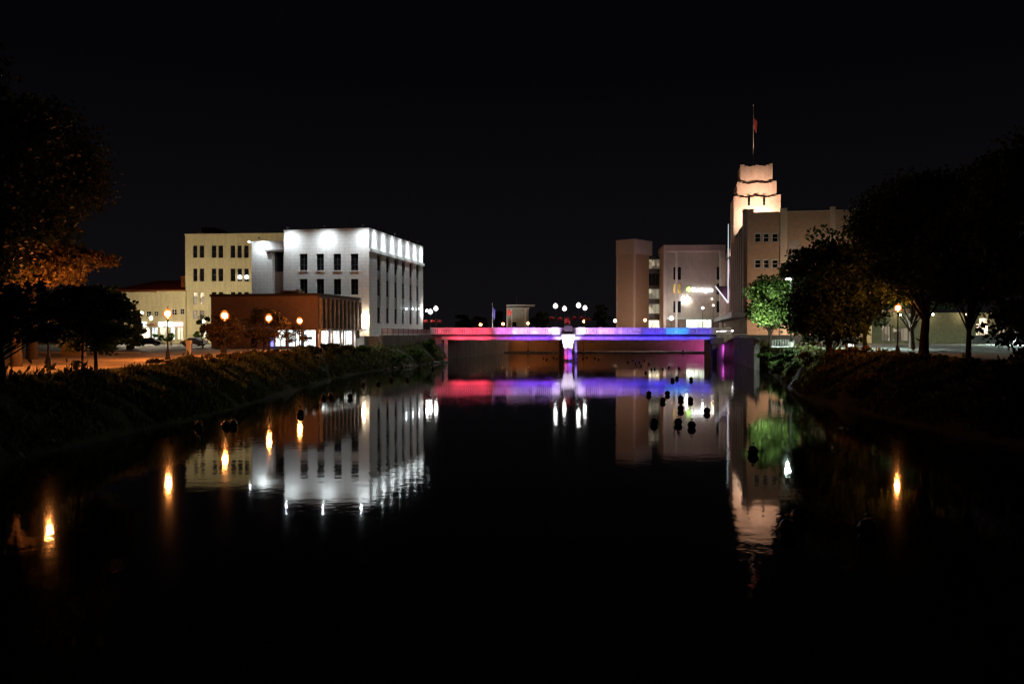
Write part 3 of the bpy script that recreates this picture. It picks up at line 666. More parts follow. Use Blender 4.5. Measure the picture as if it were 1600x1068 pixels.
for px, py, Y, lb in ((862, 497, 163, 'red flower basket leftmost on the pier lamps of the bridge'), (875, 498, 163, 'red flower basket between the two left pier lamps'), (897, 497, 163, 'red flower basket just left of the highest bridge lamp'),
                      (909, 497, 163, 'red flower basket just right of the highest bridge lamp'), (919, 499, 174, 'reddish flower basket rightmost on the bridge lamps'),
                      (665, 502, 163, 'red flower basket against the end of the white building'), (676, 502, 163, 'red flower basket under the left bridge end lamps'), (686, 502, 170, 'dark red flower basket right of the left bridge end lamps')):
    basket(px, py, Y, lb)
c = P(886, 508, 159.9)
pl = thing('planter', 'tall spray of dark red flowers standing on the bridge pier', 'planter', (c.x, 159.75, zr1 + .36))
MB().lathe([(.3, 0), (.45, .5), (.42, .5), (.3, .45)], 10).build('pot', M_darkmetal, pl)
r = np.random.default_rng(3); d_ = r.normal(size=(600, 3)); d_ /= np.linalg.norm(d_, axis=1, keepdims=True); pts = d_ * (r.uniform(0, 1, (600, 1)) ** .4) * np.array([.6, .4, .9]) + np.array([0, 0, .9]); v, N = leaf_cards(pts, .14, .4, 4); cards_obj('flowers', v, N, M_red, pl)

# ------------------------------------------------------------------ far things beyond the bridge
fp = Frame(793, 250, 0, 4.9)
pb = fp.empty('portal', 'grey portal building with flat roof seen beyond the bridge between the lamps', 'building')
x0, x1 = 0, fp.s(826); zt = fp.z(476)
MB().facade((0, 0), FR, NF, x0, x1, 0, fp.z(481), [(1.0, 2.8, 0, 4.2)], .5).facade((0, 0), SD, ND, 0, 8, 0, fp.z(481)).facade((x1, 0), SD, NS, 0, 8, 0, fp.z(481)).facade((0, 8), FR, (0, 1), x0, x1, 0, fp.z(481)).build('wall', mat('grey_green_wall', (.34, .36, .30), .9), pb)
MB().box(x0 - .3, x1 + 2.0, -1.2, 8.2, fp.z(478), zt).box(x0 - .3, x1 + .2, -.6, 8.1, fp.z(482), fp.z(480)).build('roof', mat('grey_roof_slab', (.4, .4, .36), .8), pb)
MB().obox((0, 0), FR, NF, 1.0, 2.8, .5, .55, 0, 4.2).build('door', M_glass, pb)
for px in (799, 821): MB().tube([(fp.s(px), -.8, 0), (fp.s(px), -.8, fp.z(482))], [.3, .26], 10).build('column', M_concl, pb)
MB().tube([(fp.s(807), -.4, zt), (fp.s(807), -.4, fp.z(460))], [.12, .06], 6).build('mast', M_darkmetal, pb)
light('SPOT', (fp.s(810), -6, 1), 110, (.85, 1, .8), pb, spot_size=R(100), spot_blend=.8); aim(C.objects[-1], (0, 6, 3))
def flag(label, px, ytop, ybot, Y, zb, fx, fy0, fy1, fwid, col, name='flagpole'):
    b_ = P(px, ytop, Y); fpz = thing(name, label, 'flagpole', (b_.x, Y, zb))
    MB().tube([(0, 0, 0), (0, 0, b_.z - zb)], [.09, .05], 8).build('pole', mat('pale_pole', (.5, .48, .46), .4), fpz)
    MB().sphere((0, 0, b_.z - zb + .1), .14, 8, 6).build('finial', M_concl, fpz)
    z1, z0 = ZAT(fy0, Y) - zb, ZAT(fy1, Y) - zb; k = Y / F
    mb = MB(); nx, nz = 7, 8; vs = []
    for j in range(nz + 1):
        for i in range(nx + 1):
            u, w = i / nx, j / nz
            x = .08 + u * fwid * k * (1 - .25 * w); vs.append((x, .25 * math.sin(u * 7 + w * 2) * u, z1 + (z0 - z1) * (w * .72 + u * .28)))
    mb.add(vs, [(j * (nx + 1) + i, j * (nx + 1) + i + 1, (j + 1) * (nx + 1) + i + 1, (j + 1) * (nx + 1) + i) for j in range(nz) for i in range(nx)], True)
    mb.build('flag', col, fpz); return fpz
M_fr = mat('red_cloth', (.60, .10, .09), .8, .2, 2); M_fb = mat('blue_cloth', (.15, .15, .75), .8, .2, 2)
fa = flag('thin pole with pink red flag in front of the grey portal', 792, 478, 512, 240, 4.9, 0, 483, 494, 8, M_fr)
fb = flag('thin pole with drooping blue flag left of the grey portal', 769.5, 474, 512, 240, 4.9, 0, 479, 500, 4, M_fb)
for o, col in ((fa, PURE), (fb, PURE)): aim(light('SPOT', (1, -5, .5), 2600, col, o, spot_size=R(60), spot_blend=.5), (-.1, 5, 4.6))
# ------------------------------------------------------------------ brown stair tower with window wing
f6 = Frame(991, 251, R(42), 4.9)
tw = f6.empty('stair_tower', 'brown brick stair tower with pale cap beside the bank building', 'building')
tl, tr = f6.s(963.5), f6.t(1018); z6, zc6 = f6.z(373), f6.z(396)
tr2 = f6.t(1006)
MB().facade((0, 0), FR, NF, tl, 0, 0, zc6).facade((tl, 0), SD, ND, 0, tr2, 0, zc6).build('wall', brickmat('pink_lit_brick', (.44, .31, .25), (.40, .28, .22), (.36, .28, .24), 1.2), tw)  # pinkish light on this face put into the brown brick
MB().facade((0, 0), SD, NS, 0, tr2 + 3, 0, zc6).facade((0, tr2 + 3), FR, (0, 1), tl, 0, 0, zc6).build('side_wall', M_brown, tw)
MB().box(tl - .15, .25, -.2, tr, zc6, z6).build('cap', M_pink, tw)
MB().box(-.45, .12, -.12, .45, 0, zc6 - .004).build('corner_pilaster', M_pink, tw)
MB().box(tl - .1, tl + .5, -.12, .3, 0, zc6 - .004).build('corner_pilaster', M_pink, tw)
f7 = Frame(1005, 258, R(3), 4.9)
wg = f7.empty('glazed_wing', 'narrow wing of ribbon windows between stair tower and bank building', 'building')
x7 = f7.s(1036.5)
bands = [(405, 420, G_dim), (427, 446, M_glass), (451, 467, G_room), (474.5, 490, G_room), (500, 512, G_shopw)]
hs = [(.3, x7 - .2, f7.z(y1), f7.z(y0)) for y0, y1, _ in bands]
MB().facade((0, 0), FR, NF, 0, x7, 0, f7.z(403), hs, .3).facade((0, 12), FR, (0, 1), 0, x7, 0, f7.z(403)).facade((0, 0), SD, ND, 0, 12, 0, f7.z(403)).build('wall', mat('dark_spandrel', (.06, .05, .05), .5), wg)
MB().box(0.01, x7, .01, 12, f7.z(403), f7.z(403) + .3).build('roof', M_roof, wg)
G_room2 = glow('office_lights', (1, .86, .62), .42, .55, .25)
for h, b_ in zip(hs, bands): window(wg, (0, 0), FR, NF, h, .25, G_room2 if b_[2] is G_room else b_[2], M_frame, 5, 1, .08)
# ------------------------------------------------------------------ bank building
f8 = Frame(1037, 247, R(3), 4.9)
bk = f8.empty('bank_building', 'pale framed bank building with lit name sign right of the ribbon windows', 'building')
x8 = f8.s(1133); zt8 = f8.z(383); zb8 = f8.z(392.5); zs8 = f8.z(496)
WD = 1.8
MB().box(-.1, x8, -.3, 14, zb8, zt8).build('top_beam', M_pink, bk)
sl = [(f8.s(1052, WD), f8.s(1064, WD), f8.z(y1, 5, WD), f8.z(y0, 5, WD), g) for y0, y1, g in ((417, 437, 0), (443, 459, 1), (470, 488, 0))]
sl += [(f8.s(1119.5, WD), f8.s(1127, WD), f8.z(y1, 5, WD), f8.z(y0, 5, WD), 0) for y0, y1 in ((417, 437), (443, 460), (470, 488))]
MB().facade((0, WD), FR, NF, .4, x8, zs8, zb8 - .004, [h[:4] for h in sl], .3).facade((.1, 0), SD, ND, 0, 14, 0, zb8 - .004).facade((x8, 0), SD, NS, 0, 14, 0, zb8 - .004).facade((0, 13.9), FR, (0, 1), .1, x8, 0, zb8 - .004).build('wall', M_stone, bk)
for h in sl: window(bk, (0, WD), FR, NF, h[:4], .28, glow('amber_room', (1, .62, .18), .9, .8, .4) if h[4] else M_glass, M_frame, 2, 1)
MB().box(-.05, .7, -.2, WD + .1, 0, zb8 - .004).build('corner_pilaster', M_pink, bk)
for px in (1057, 1126): MB().box(f8.s(px) - .32, f8.s(px) + .32, -.2, .5, 0, zb8 - .004).build('column', M_concl, bk)
MB().box(.72, x8, -.1, WD + .3, zs8 - .5, zs8 - .003).build('soffit_beam', mat('greenish_trim', (.42, .48, .40), .7), bk)
g0, g1 = f8.s(1072.5, WD), f8.s(1112, WD)
MB().facade((0, WD + .3), FR, NF, .72, x8, 0, zs8 - .51, [(g0, g1, .3, zs8 - .6)], .4).build('ground_wall', mat('brown_ground_wall', (.22, .16, .13), .7), bk)
window(bk, (0, WD + .3), FR, NF, (g0, g1, .3, zs8 - .6), .35, glow('bank_lobby', (.93, 1, .80), 2.0, .35, .55), M_frame, 6, 1)
cu = bpy.data.curves.new('sign_text', 'FONT'); cu.body = 'Huntington'; cu.extrude = .12; cu.size = 1.0
to = bpy.data.objects.new('tmp', cu); C.objects.link(to); bpy.context.view_layer.update()
me = bpy.data.meshes.new_from_object(to.evaluated_get(bpy.context.evaluated_depsgraph_get())); bpy.data.objects.remove(to)
co = np.array([v.co[:] for v in me.vertices]); wtx = co[:, 0].max() - co[:, 0].min()
sg0, sg1 = f8.s(1080.5, WD), f8.s(1112.5, WD); sc = (sg1 - sg0) / wtx; zsg = f8.z(455.5, sg0, WD)
for v in me.vertices: v.co = Vector((sg0 + v.co.x * sc, WD - .3 - v.co.z * sc, zsg + v.co.y * sc * 1.25))
me.materials.append(G_white); o = bpy.data.objects.new('sign_lettering', me); C.objects.link(o); o.parent = bk
cxg = f8.s(1076, WD); czg = f8.z(452, cxg, WD); rg = .78
poly = [(cxg + rg * math.cos(R(60 * i + 30)), czg + rg * math.sin(R(60 * i + 30))) for i in range(6)]
mb = MB()
for k in range(3):      # folded hexagon emblem of three leaves
    a = [(cxg, czg), poly[2 * k], poly[2 * k + 1], poly[(2 * k + 2) % 6]]
    a = [(cxg + (p - cxg) * .96 + .05 * math.cos(R(120 * k + 90)), czg + (q_ - czg) * .96 + .05 * math.sin(R(120 * k + 90))) for p, q_ in a]
    mb.add([(p, WD - .35, z) for p, z in a] + [(p, WD - .2, z) for p, z in a], [(0, 1, 2, 3), (4, 7, 6, 5), (0, 1, 5, 4), (1, 2, 6, 5), (2, 3, 7, 6), (3, 0, 4, 7)])
mb.build('sign_emblem', G_green, bk)
aim(light('AREA', ((sg0 + sg1) / 2, WD - .5, zsg + .5), 130, (.8, .82, 1), bk, shape='RECTANGLE', size=sg1 - sg0, size_y=.8), (0, 1, 0))
wall_lamp(bk, (f8.s(1072, WD), WD - .9, f8.z(468, 5, WD)), NF, 700, 'pure', .3)
wall_lamp(bk, (f8.s(1112, WD), WD - .4, f8.z(467, 5, WD)), NF, 22, 'warm', .16)
post_lamp('bright white lamp before the left column of the bank building', 1049, 497, FW + 1.8, 4.9, 5200, 'pure', None, .7)
post_lamp('pale lilac globe lamp standing at the right end of the bridge', 1098, 481, 181, 5.2, 160, 'cool', None, .3)
post_lamp('small rosy globe lamp right of the lilac one at the bridge end', 1114.5, 477, 186, 5.2, 50, 'warm', None, .26)

# ------------------------------------------------------------------ tower building
f9 = Frame(1167.5, 172, PHI, 5.2)
tb = f9.empty('tower_building', 'tan brick building crowned by a floodlit stepped tower right of the bridge', 'building')
z9 = f9.z(333.5); x9 = f9.s(1420); l9 = f9.t(1131.5)
wx = [(1179, 1188), (1192.4, 1201), (1206, 1215)]
wr = [(364.7, 377.8), (405.7, 418.5), (446, 459)]
fh = [(f9.s(a), f9.s(c), f9.z(y1, f9.s(a)), f9.z(y0, f9.s(a))) for a, c in wx for y0, y1 in wr]
fh2 = [(f9.s(a) , f9.s(a) + 1.25, f9.z(y1, f9.s(a)), f9.z(y0, f9.s(a))) for a in (1246, 1260, 1274, 1318, 1332, 1346) for y0, y1 in wr[2:]]
pilx = [(1166.8, 1177), (1218.5, 1229), (1296, 1304), (1366, 1374)]
MB().facade((0, 0), FR, NF, 0, x9, 0, z9, fh + fh2, .3).facade((x9, 0), SD, NS, 0, 40, 0, z9).facade((0, 40), FR, (0, 1), 0, x9, 0, z9).build('front_wall', M_tan, tb)
MB().facade((0, 0), SD, ND, 0, l9, 4.4, z9 - 3.6).facade((0, 0), SD, ND, 0, 6, z9 - 3.598, z9).build('river_wall', mat('purple_lit_brick', (.34, .22, .24), .85, .2, 2), tb)  # purple light on the river face put into the brick colour
MB().box(.2, x9 - .2, .2, 39.8, z9 - .6, z9 - .55).build('roof', M_roof, tb)
MB().obox((0, 0), FR, NF, -.05, x9, -.1, .3, z9 + .002, z9 + .22).build('parapet_coping', M_peach, tb)
for a, c in pilx: MB().obox((0, 0), FR, NF, f9.s(a), f9.s(c), -.35, -.003, 0, z9 + .9).build('pilaster', M_peach if a > 1200 else M_tan, tb)
MB().obox((0, 0), FR, NF, f9.s(1232), f9.s(1248), -.12, -.003, f9.z(430), f9.z(377)).build('pale_panel', M_pink, tb)
for h in fh + fh2:
    window(tb, (0, 0), FR, NF, h, .25, M_glass, M_trimw, 1, 2, .1)
for h in fh + fh2:
    mb = MB()
    for (a, c, l, u) in ((h[0] - .2, h[0], h[2] - .2, h[3] + .2), (h[1], h[1] + .2, h[2] - .2, h[3] + .2), (h[0], h[1], h[3], h[3] + .2), (h[0], h[1], h[2] - .2, h[2])): mb.obox((0, 0), FR, NF, a, c, -.06, -.002, l, u)
    mb.build('window_surround', M_pink, tb)
n_ = 13
for i in range(n_):
    y = .6 + i * (l9 - 3.4) / (n_ - 1); MB().obox((0, 0), SD, ND, y, y + (l9 - 3) / n_ * .48, -.8, -.003, 4.45, z9 - 3.0 + (.0 if i % 2 else .7) + (3.4 if y < 6 else 0)).build('pilaster', M_pink, tb)
# stepped tower
ty = f9.t(1147)
def tier(px0, px1, dep0, zlo, zhi, yo, nm):
    y = ty + yo; a, c = f9.s(px0, y), f9.s(px1, y); w = c - a; n_ = 5
    mb = MB().box(a, c, y, y + dep0, zlo, zhi)
    nn = 9
    for i in range(nn):      # fluted face and jagged crown
        hgt = (.55, .18, .0, .12, .3, .12, .0, .18, .55)[i]
        mb.box(a + w * i / nn + .01, a + w * (i + 1) / nn - .012, y - .16 - .1 * (i % 2), y - .003, zlo + .01, zhi + hgt)
        mb.box(a - .2 - .06 * (i % 2), a - .003, y + dep0 * i / nn + .01, y + dep0 * (i + 1) / nn - .01, zlo + .01, zhi + hgt)
    mb.build(nm, M_peach, tb); return a, c, y
zA, zB, zC = f9.z(310, 0, ty), f9.z(288.5, 0, ty + 1), f9.z(261.5, 0, ty + 2)
a, c, y = tier(1147, 1219, 12, z9 - 8, zA, 0, 'tower_tier')
a2, c2, y2 = tier(1152, 1212.5, 10, zA + .003, zB, .9, 'tower_tier')
a3, c3, y3 = tier(1157, 1206.3, 8, zB + .003, zC, 1.8, 'tower_tier')
# central bay with two slit windows
ca, cc = f9.s(1171, y), f9.s(1191, y)
MB().box(ca + .9, cc - .9, y - .62, y - .27, z9 - .5, f9.z(308.5, 0, ty)).build('tower_bay', M_peach, tb)
for px in (1169.5, 1193): MB().obox((0, y), FR, NF, f9.s(px, y) - .28, f9.s(px, y) + .28, .262 - .6, .27 - .55, f9.z(322, 0, ty), f9.z(307.5, 0, ty)).build('slit_window', M_glass, tb)
zrf = z9 - .5
for x_, p in ((a + 1.5, 1900), ((a + c) / 2 - 1.2, 2600), ((a + c) / 2 + 1.2, 2600), (c - 1.5, 1900)):   # roof floods
    f = MB().box(-.25, .25, -.15, .15, 0, .3).build('floodlight', M_darkmetal, tb, (x_, y - 12.5, zrf)); aim(light('SPOT', (0, 0, .4), p * 6.0, (1, .80, .62), f, spot_size=R(40), spot_blend=1, shadow_soft_size=.1), (0, 12.5, 3.2)); aim(light('SPOT', (0, -.2, .4), p * 5.0, (1, .66, .48), f, spot_size=R(44), spot_blend=.9, shadow_soft_size=.1), (0, 13.5, 9.5))
for k in range(3):
    f = MB().box(-.2, .2, -.15, .15, 0, .25).build('floodlight', M_darkmetal, tb, (-1.3, ty + 2 + 4 * k, z9 - 6)); MB().box(.2, 1.2, -.05, .05, 0, .08).build('bracket', M_darkmetal, f)
    aim(light('SPOT', (0, 0, .35), 260, (1, .70, .55), f, spot_size=R(90), spot_blend=.7), (1, 0, 3.2))
# ground floor and canopy on the river side
mb = MB()
MB().facade((-.02, 0), SD, ND, 0, l9, 0, 4.38, [(1.2 + i * 4.4, 4.6 + i * 4.4, .3, 3.6) for i in range(int((l9 - 2) / 4.4))], .4).build('ground_wall', mat('stone_base', (.32, .27, .24), .8), tb)
for i in range(int((l9 - 2) / 4.4)): window(tb, (-.02, 0), SD, ND, (1.2 + i * 4.4, 4.6 + i * 4.4, .3, 3.6), .35, G_dim, M_frame, 3, 1)
zcn = f9.z(497, 0, 10)
MB().box(-3.4, -.03, -2.0, l9 - 2, zcn, zcn + 1.1).build('canopy', mat('dark_canopy', (.05, .04, .05), .6), tb)
for i in range(12):
    MB().sphere((-3.2, -1.5 + i * (l9) / 12.0, .9), .17, 8, 6).build('railing_light', glow('railing_light', (1, .97, 1), 9), tb)
# lit blade sign
bs = f9.t(1142.5); 
z0s, z1s, zds = f9.z(473, 0, bs), f9.z(350, 0, bs), f9.z(447, -4, bs)
xd = f9.s(1117.5, bs)
sgn = f9.empty('blade_sign', 'tall white outlined blade sign with slanting foot on the river side of the tower building', 'sign')
MB().add([(-.75, bs - .2, z0s), (-.75, bs + .2, z0s), (xd, bs + .2, zds), (xd, bs - .2, zds), (-.75, bs - .2, zds), (-.75, bs + .2, zds)], [(0, 3, 4), (1, 5, 2), (3, 2, 5, 4), (0, 4, 5, 1)]).build('sign_panel', mat('dark_sign_panel', (.09, .05, .09), .5), sgn)
MB().tube([(-.85, bs - .26, z0s + .3), (-.85, bs - .26, z1s)], [.17, .07], 8).build('lit_tube', glow('sign_tube', (.80, .92, 1.0), 1.0), sgn)
MB().tube([(-.85, bs - .26, z0s), (xd, bs - .26, zds)], [.24, .12], 8).build('lit_tube', glow('sign_tube2', (.97, .95, 1.0), 1.1), sgn)
MB().box(-.76, -.02, bs - .1, bs + .1, z0s + 1, z1s).build('mounting', M_darkmetal, sgn)
for zz in (z0s + 2, (z0s + z1s) / 2 - 2): aim(light('SPOT', (-3.6, bs - 3, zz), 620, (1, .62, .80), tb, spot_size=R(130), spot_blend=1.0, shadow_soft_size=.1), (1, .25, 0))  # spots added without housings to brighten the river side wall
fl = flag('slender flagpole with limp red flag on top of the stepped tower', 1179, 165, 262, f9.w((a3 + c3) / 2, y3 + 3).y, zC + 5.2, 0, 184, 208, 6, M_fr)
fl.location.x = f9.w((a3 + c3) / 2, y3 + 3).x - .6
aim(light('SPOT', (-1.5, -2.5, .8), 5000, (1, .62, .45), fl, spot_size=R(40), spot_blend=.5), (.16, .22, 1))

# ------------------------------------------------------------------ trees and shrubs
def crown_pts(r, cz, rad, nc, per, spread, flat=1.0):
    pts, cen = [], []
    for _ in range(nc):
        d = r.normal(size=3); d /= np.linalg.norm(d); rr = r.uniform(.35, 1.0) ** .6
        c = np.array([d[0] * rad[0], d[1] * rad[1], d[2] * rad[2]]) * rr + np.array([0, 0, cz]); cen.append(c)
        k = int(per * r.uniform(.5, 1.4))
        g_ = r.normal(size=(k, 3)); pts.append(c + 1.5 * np.tanh(g_ / 1.5) * spread * np.array([1, 1, .55 * flat]) * r.uniform(.7, 1.3))
    return np.concatenate(pts), cen
def tree(name, label, px, Y, zb, crown_top, crown_bot, halfw_px, leaf, m, seed, nc=46, per=130, trunk=.3, group=None, depth=1.0, cat='tree', fork=None):
    x = X(px, Y); k = Y / F; rx = halfw_px * k; zt, zl_ = ZAT(crown_top, Y), ZAT(crown_bot, Y)
    t_ = thing(name, label, cat, (x, Y, zb), 0, group); r = np.random.default_rng(seed)
    cz = (zt + zl_) / 2 - zb; rz = (zt - zl_) / 2
    pts, cen = crown_pts(r, cz, (rx * .86, rx * .86 * depth, rz * .9), nc, per, min(rx, rz) * .24)
    pts = pts[pts[:, 2] > .25]
    v, N = leaf_cards(pts, leaf, 0, seed + 1); cards_obj('crown', v, N, m, t_)
    mb = MB(); fk = fork or max(1.2, (zl_ - zb) * .9); bend = r.uniform(-.2, .2)
    mb.tube([(0, 0, -.2), (bend * .3, 0, fk * .5), (bend, 0, fk), (bend * 1.2, .1, cz + rz * .5)], [trunk * 1.25, trunk, trunk * .85, trunk * .2], 9)
    for c in sorted(cen, key=lambda c: c[2])[: min(14, nc)]:
        s = fk * r.uniform(.75, 1.1); md = np.array([c[0] * .45, c[1] * .45, s + (c[2] - s) * .65])
        mb.tube([(bend * .8, 0, s), tuple(md), tuple(c)], [trunk * .42, trunk * .26, trunk * .08], 6)
    mb.build('trunk', M_bark, t_); return t_
tree('broadleaf_tree', 'tall dark tree rising behind the orange lit crown at far left', 50, 68, ZL, 150, 385, 105, .2, M_leafdd, 14, 110, 230, .38, None, .7)
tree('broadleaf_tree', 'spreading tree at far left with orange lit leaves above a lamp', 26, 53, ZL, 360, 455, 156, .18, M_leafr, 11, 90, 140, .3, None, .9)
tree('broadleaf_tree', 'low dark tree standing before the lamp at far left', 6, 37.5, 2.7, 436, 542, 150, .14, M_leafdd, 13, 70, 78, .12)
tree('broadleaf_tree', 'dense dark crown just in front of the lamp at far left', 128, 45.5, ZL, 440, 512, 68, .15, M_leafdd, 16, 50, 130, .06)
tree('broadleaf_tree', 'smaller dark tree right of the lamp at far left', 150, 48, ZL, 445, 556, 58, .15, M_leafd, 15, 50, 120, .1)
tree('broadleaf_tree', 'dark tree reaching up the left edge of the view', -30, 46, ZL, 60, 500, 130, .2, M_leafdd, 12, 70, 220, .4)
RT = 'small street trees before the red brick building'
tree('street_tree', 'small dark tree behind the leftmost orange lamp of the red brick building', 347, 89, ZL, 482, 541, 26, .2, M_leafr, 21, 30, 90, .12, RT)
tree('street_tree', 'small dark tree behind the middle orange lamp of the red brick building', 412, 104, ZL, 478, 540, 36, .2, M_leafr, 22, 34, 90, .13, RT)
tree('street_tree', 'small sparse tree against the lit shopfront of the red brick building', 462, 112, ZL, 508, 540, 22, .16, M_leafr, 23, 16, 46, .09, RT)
tree('street_tree', 'thin dark tree left of the red brick building, by the cream building', 317, 120, ZL, 490, 522, 12, .18, M_leafg, 24, 12, 50, .08, RT)
tree('leafy_tree', 'leafy tree lit bright green by a white lamp beside the tower building', 1204, 112, ZR, 430, 520, 40, .22, M_leafg, 31, 54, 200, .2)
tree('leafy_tree', 'dark tree in front of the tower building windows, left of the right bank lamp', 1296, 77, ZR, 360, 542, 76, .2, M_leafd, 32, 80, 260, .28)
tree('leafy_tree', 'dark tree behind the others, its top against the tower building roof', 1425, 92, ZR, 285, 510, 92, .24, M_leafd, 37, 80, 220, .3)
tree('leafy_tree', 'dark tree rising between the green lit tree and the tower building windows', 1256, 128, ZR, 405, 525, 48, .22, M_leafd, 38, 50, 200, .2)
tree('leafy_tree', 'broad dark tree with forked trunk right of the right bank lamp', 1443, 65, ZR, 270, 476, 112, .19, M_leafd, 33, 110, 260, .34, None, 1, 'tree', 3.2)
tree('leafy_tree', 'slim trunked dark tree in front of the parking lot at right', 1513, 50, ZR, 290, 500, 70, .17, M_leafd, 34, 60, 240, .15)
tree('leafy_tree', 'tall dark tree filling the right edge of the view', 1640, 40, ZR, 170, 590, 120, .18, M_leafd, 35, 100, 240, .34)
tree('leafy_tree', 'dark tree closing the gap before the lit store on the right', 1352, 84, ZR, 330, 530, 50, .2, M_leafd, 36, 50, 240, .22)
for i, (px, tp, hw, lb, m) in enumerate(((748, 494, 14, 'green lit little tree beyond the red part of the bridge', M_leafg), (778, 484, 9, 'narrow dark tree between the two flags beyond the bridge', M_leafd), (842, 486, 16, 'dark tree right of the grey portal beyond the bridge', M_leafd), (724, 490, 14, 'dark tree far beyond the left end of the bridge', M_leafd), (940, 470, 14, 'dark tree left of the brown stair tower', M_leafd))):
    tree('distant_tree', lb, px, 262 + 3 * i, 4.9, tp, 515, hw, .5, m, 50 + i, 18, 50, .2, 'trees beyond the bridge')
def shrub(label, px, py_top, py_bot, Y, halfw, m, seed, zb, leaf=.16, n_=14, per=90, group=None, name='shrub'):
    k = Y / F; x = X(px, Y); zt = ZAT(py_top, Y); h = max(.6, zt - zb); t_ = thing(name, label, 'shrub', (x, Y, zb), 0, group); r = np.random.default_rng(seed)
    pts, cen = crown_pts(r, h * .45, (halfw * k * .85, halfw * k * .7, h * .46), n_, per, min(halfw * k, h) * .22)
    pts = pts[pts[:, 2] > .02]; v, N = leaf_cards(pts, leaf, .2, seed); cards_obj('foliage', v, N, m, t_)
    mb = MB()
    for c in cen[:7]: mb.tube([(0, 0, -.3), tuple(c * .5), tuple(c)], [.05, .035, .015], 5)
    mb.build('stem', M_bark, t_)
LS = 'shrubs along the left bank'
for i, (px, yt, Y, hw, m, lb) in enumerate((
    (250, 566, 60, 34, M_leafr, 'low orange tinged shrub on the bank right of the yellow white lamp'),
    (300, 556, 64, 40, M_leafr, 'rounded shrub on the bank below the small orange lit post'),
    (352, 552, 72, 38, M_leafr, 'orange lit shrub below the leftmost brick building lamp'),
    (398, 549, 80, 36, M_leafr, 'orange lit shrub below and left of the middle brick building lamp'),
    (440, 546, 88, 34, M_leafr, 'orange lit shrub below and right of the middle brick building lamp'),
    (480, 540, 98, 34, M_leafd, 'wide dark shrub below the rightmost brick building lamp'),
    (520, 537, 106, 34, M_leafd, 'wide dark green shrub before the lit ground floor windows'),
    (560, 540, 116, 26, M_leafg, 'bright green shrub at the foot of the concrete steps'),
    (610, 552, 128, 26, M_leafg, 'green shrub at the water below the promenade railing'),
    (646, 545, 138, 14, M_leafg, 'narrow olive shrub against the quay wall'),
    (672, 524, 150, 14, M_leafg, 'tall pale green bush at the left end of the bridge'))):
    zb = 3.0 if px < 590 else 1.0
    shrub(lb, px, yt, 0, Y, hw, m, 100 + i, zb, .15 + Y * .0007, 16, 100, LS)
shrub('big dark rounded shrub in front of the cream shop row', 205, 474, 0, 108, 18, M_leafd, 131, ZL, .3, 20, 90, None)
shrub('wide dark shrub left of the big one before the shop row', 165, 498, 0, 104, 30, M_leafg, 132, ZL, .3, 20, 90, None)
PG = 'planted shrubs before the cream shops'
for i, (px, lb) in enumerate(((247, 'low clipped shrub left of the yellow white lamp before the shops'), (268, 'low clipped shrub right of the yellow white lamp before the shops'), (314, 'pale green clipped shrub at the foot of the tall cream building'))):
    shrub(lb, px, (518, 518, 503)[i], 0, 146, (10, 10, 12)[i], M_leafg, 140 + i, 3.5, .25, 8, 50, PG)
RS = 'shrubs along the right bank'
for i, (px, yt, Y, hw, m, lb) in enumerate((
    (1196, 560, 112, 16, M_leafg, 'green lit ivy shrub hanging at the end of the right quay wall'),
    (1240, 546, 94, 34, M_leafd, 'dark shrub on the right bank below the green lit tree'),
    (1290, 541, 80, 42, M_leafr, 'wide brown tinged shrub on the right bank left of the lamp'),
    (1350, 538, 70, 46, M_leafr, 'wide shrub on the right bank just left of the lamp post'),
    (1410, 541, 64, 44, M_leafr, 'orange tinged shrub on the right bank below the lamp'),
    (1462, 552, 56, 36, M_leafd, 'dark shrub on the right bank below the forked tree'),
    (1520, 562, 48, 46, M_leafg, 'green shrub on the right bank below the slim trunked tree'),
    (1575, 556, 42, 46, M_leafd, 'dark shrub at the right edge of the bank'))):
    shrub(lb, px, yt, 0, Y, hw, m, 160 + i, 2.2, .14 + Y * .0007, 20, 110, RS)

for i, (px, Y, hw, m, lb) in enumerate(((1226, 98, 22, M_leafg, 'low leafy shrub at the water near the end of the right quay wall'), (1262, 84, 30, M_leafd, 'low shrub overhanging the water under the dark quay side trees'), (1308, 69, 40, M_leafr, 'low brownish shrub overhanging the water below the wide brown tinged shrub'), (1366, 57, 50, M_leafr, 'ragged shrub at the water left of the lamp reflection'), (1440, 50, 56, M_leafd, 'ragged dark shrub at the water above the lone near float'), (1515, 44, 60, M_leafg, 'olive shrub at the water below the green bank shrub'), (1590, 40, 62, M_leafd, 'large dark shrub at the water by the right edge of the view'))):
    k = Y / F; shrub(lb, px, CY - 13 - (2.7 - CAMZ) / k, 0, Y, hw, m, 190 + i, .5, .13 + Y * .0007, 22, 120, RS)
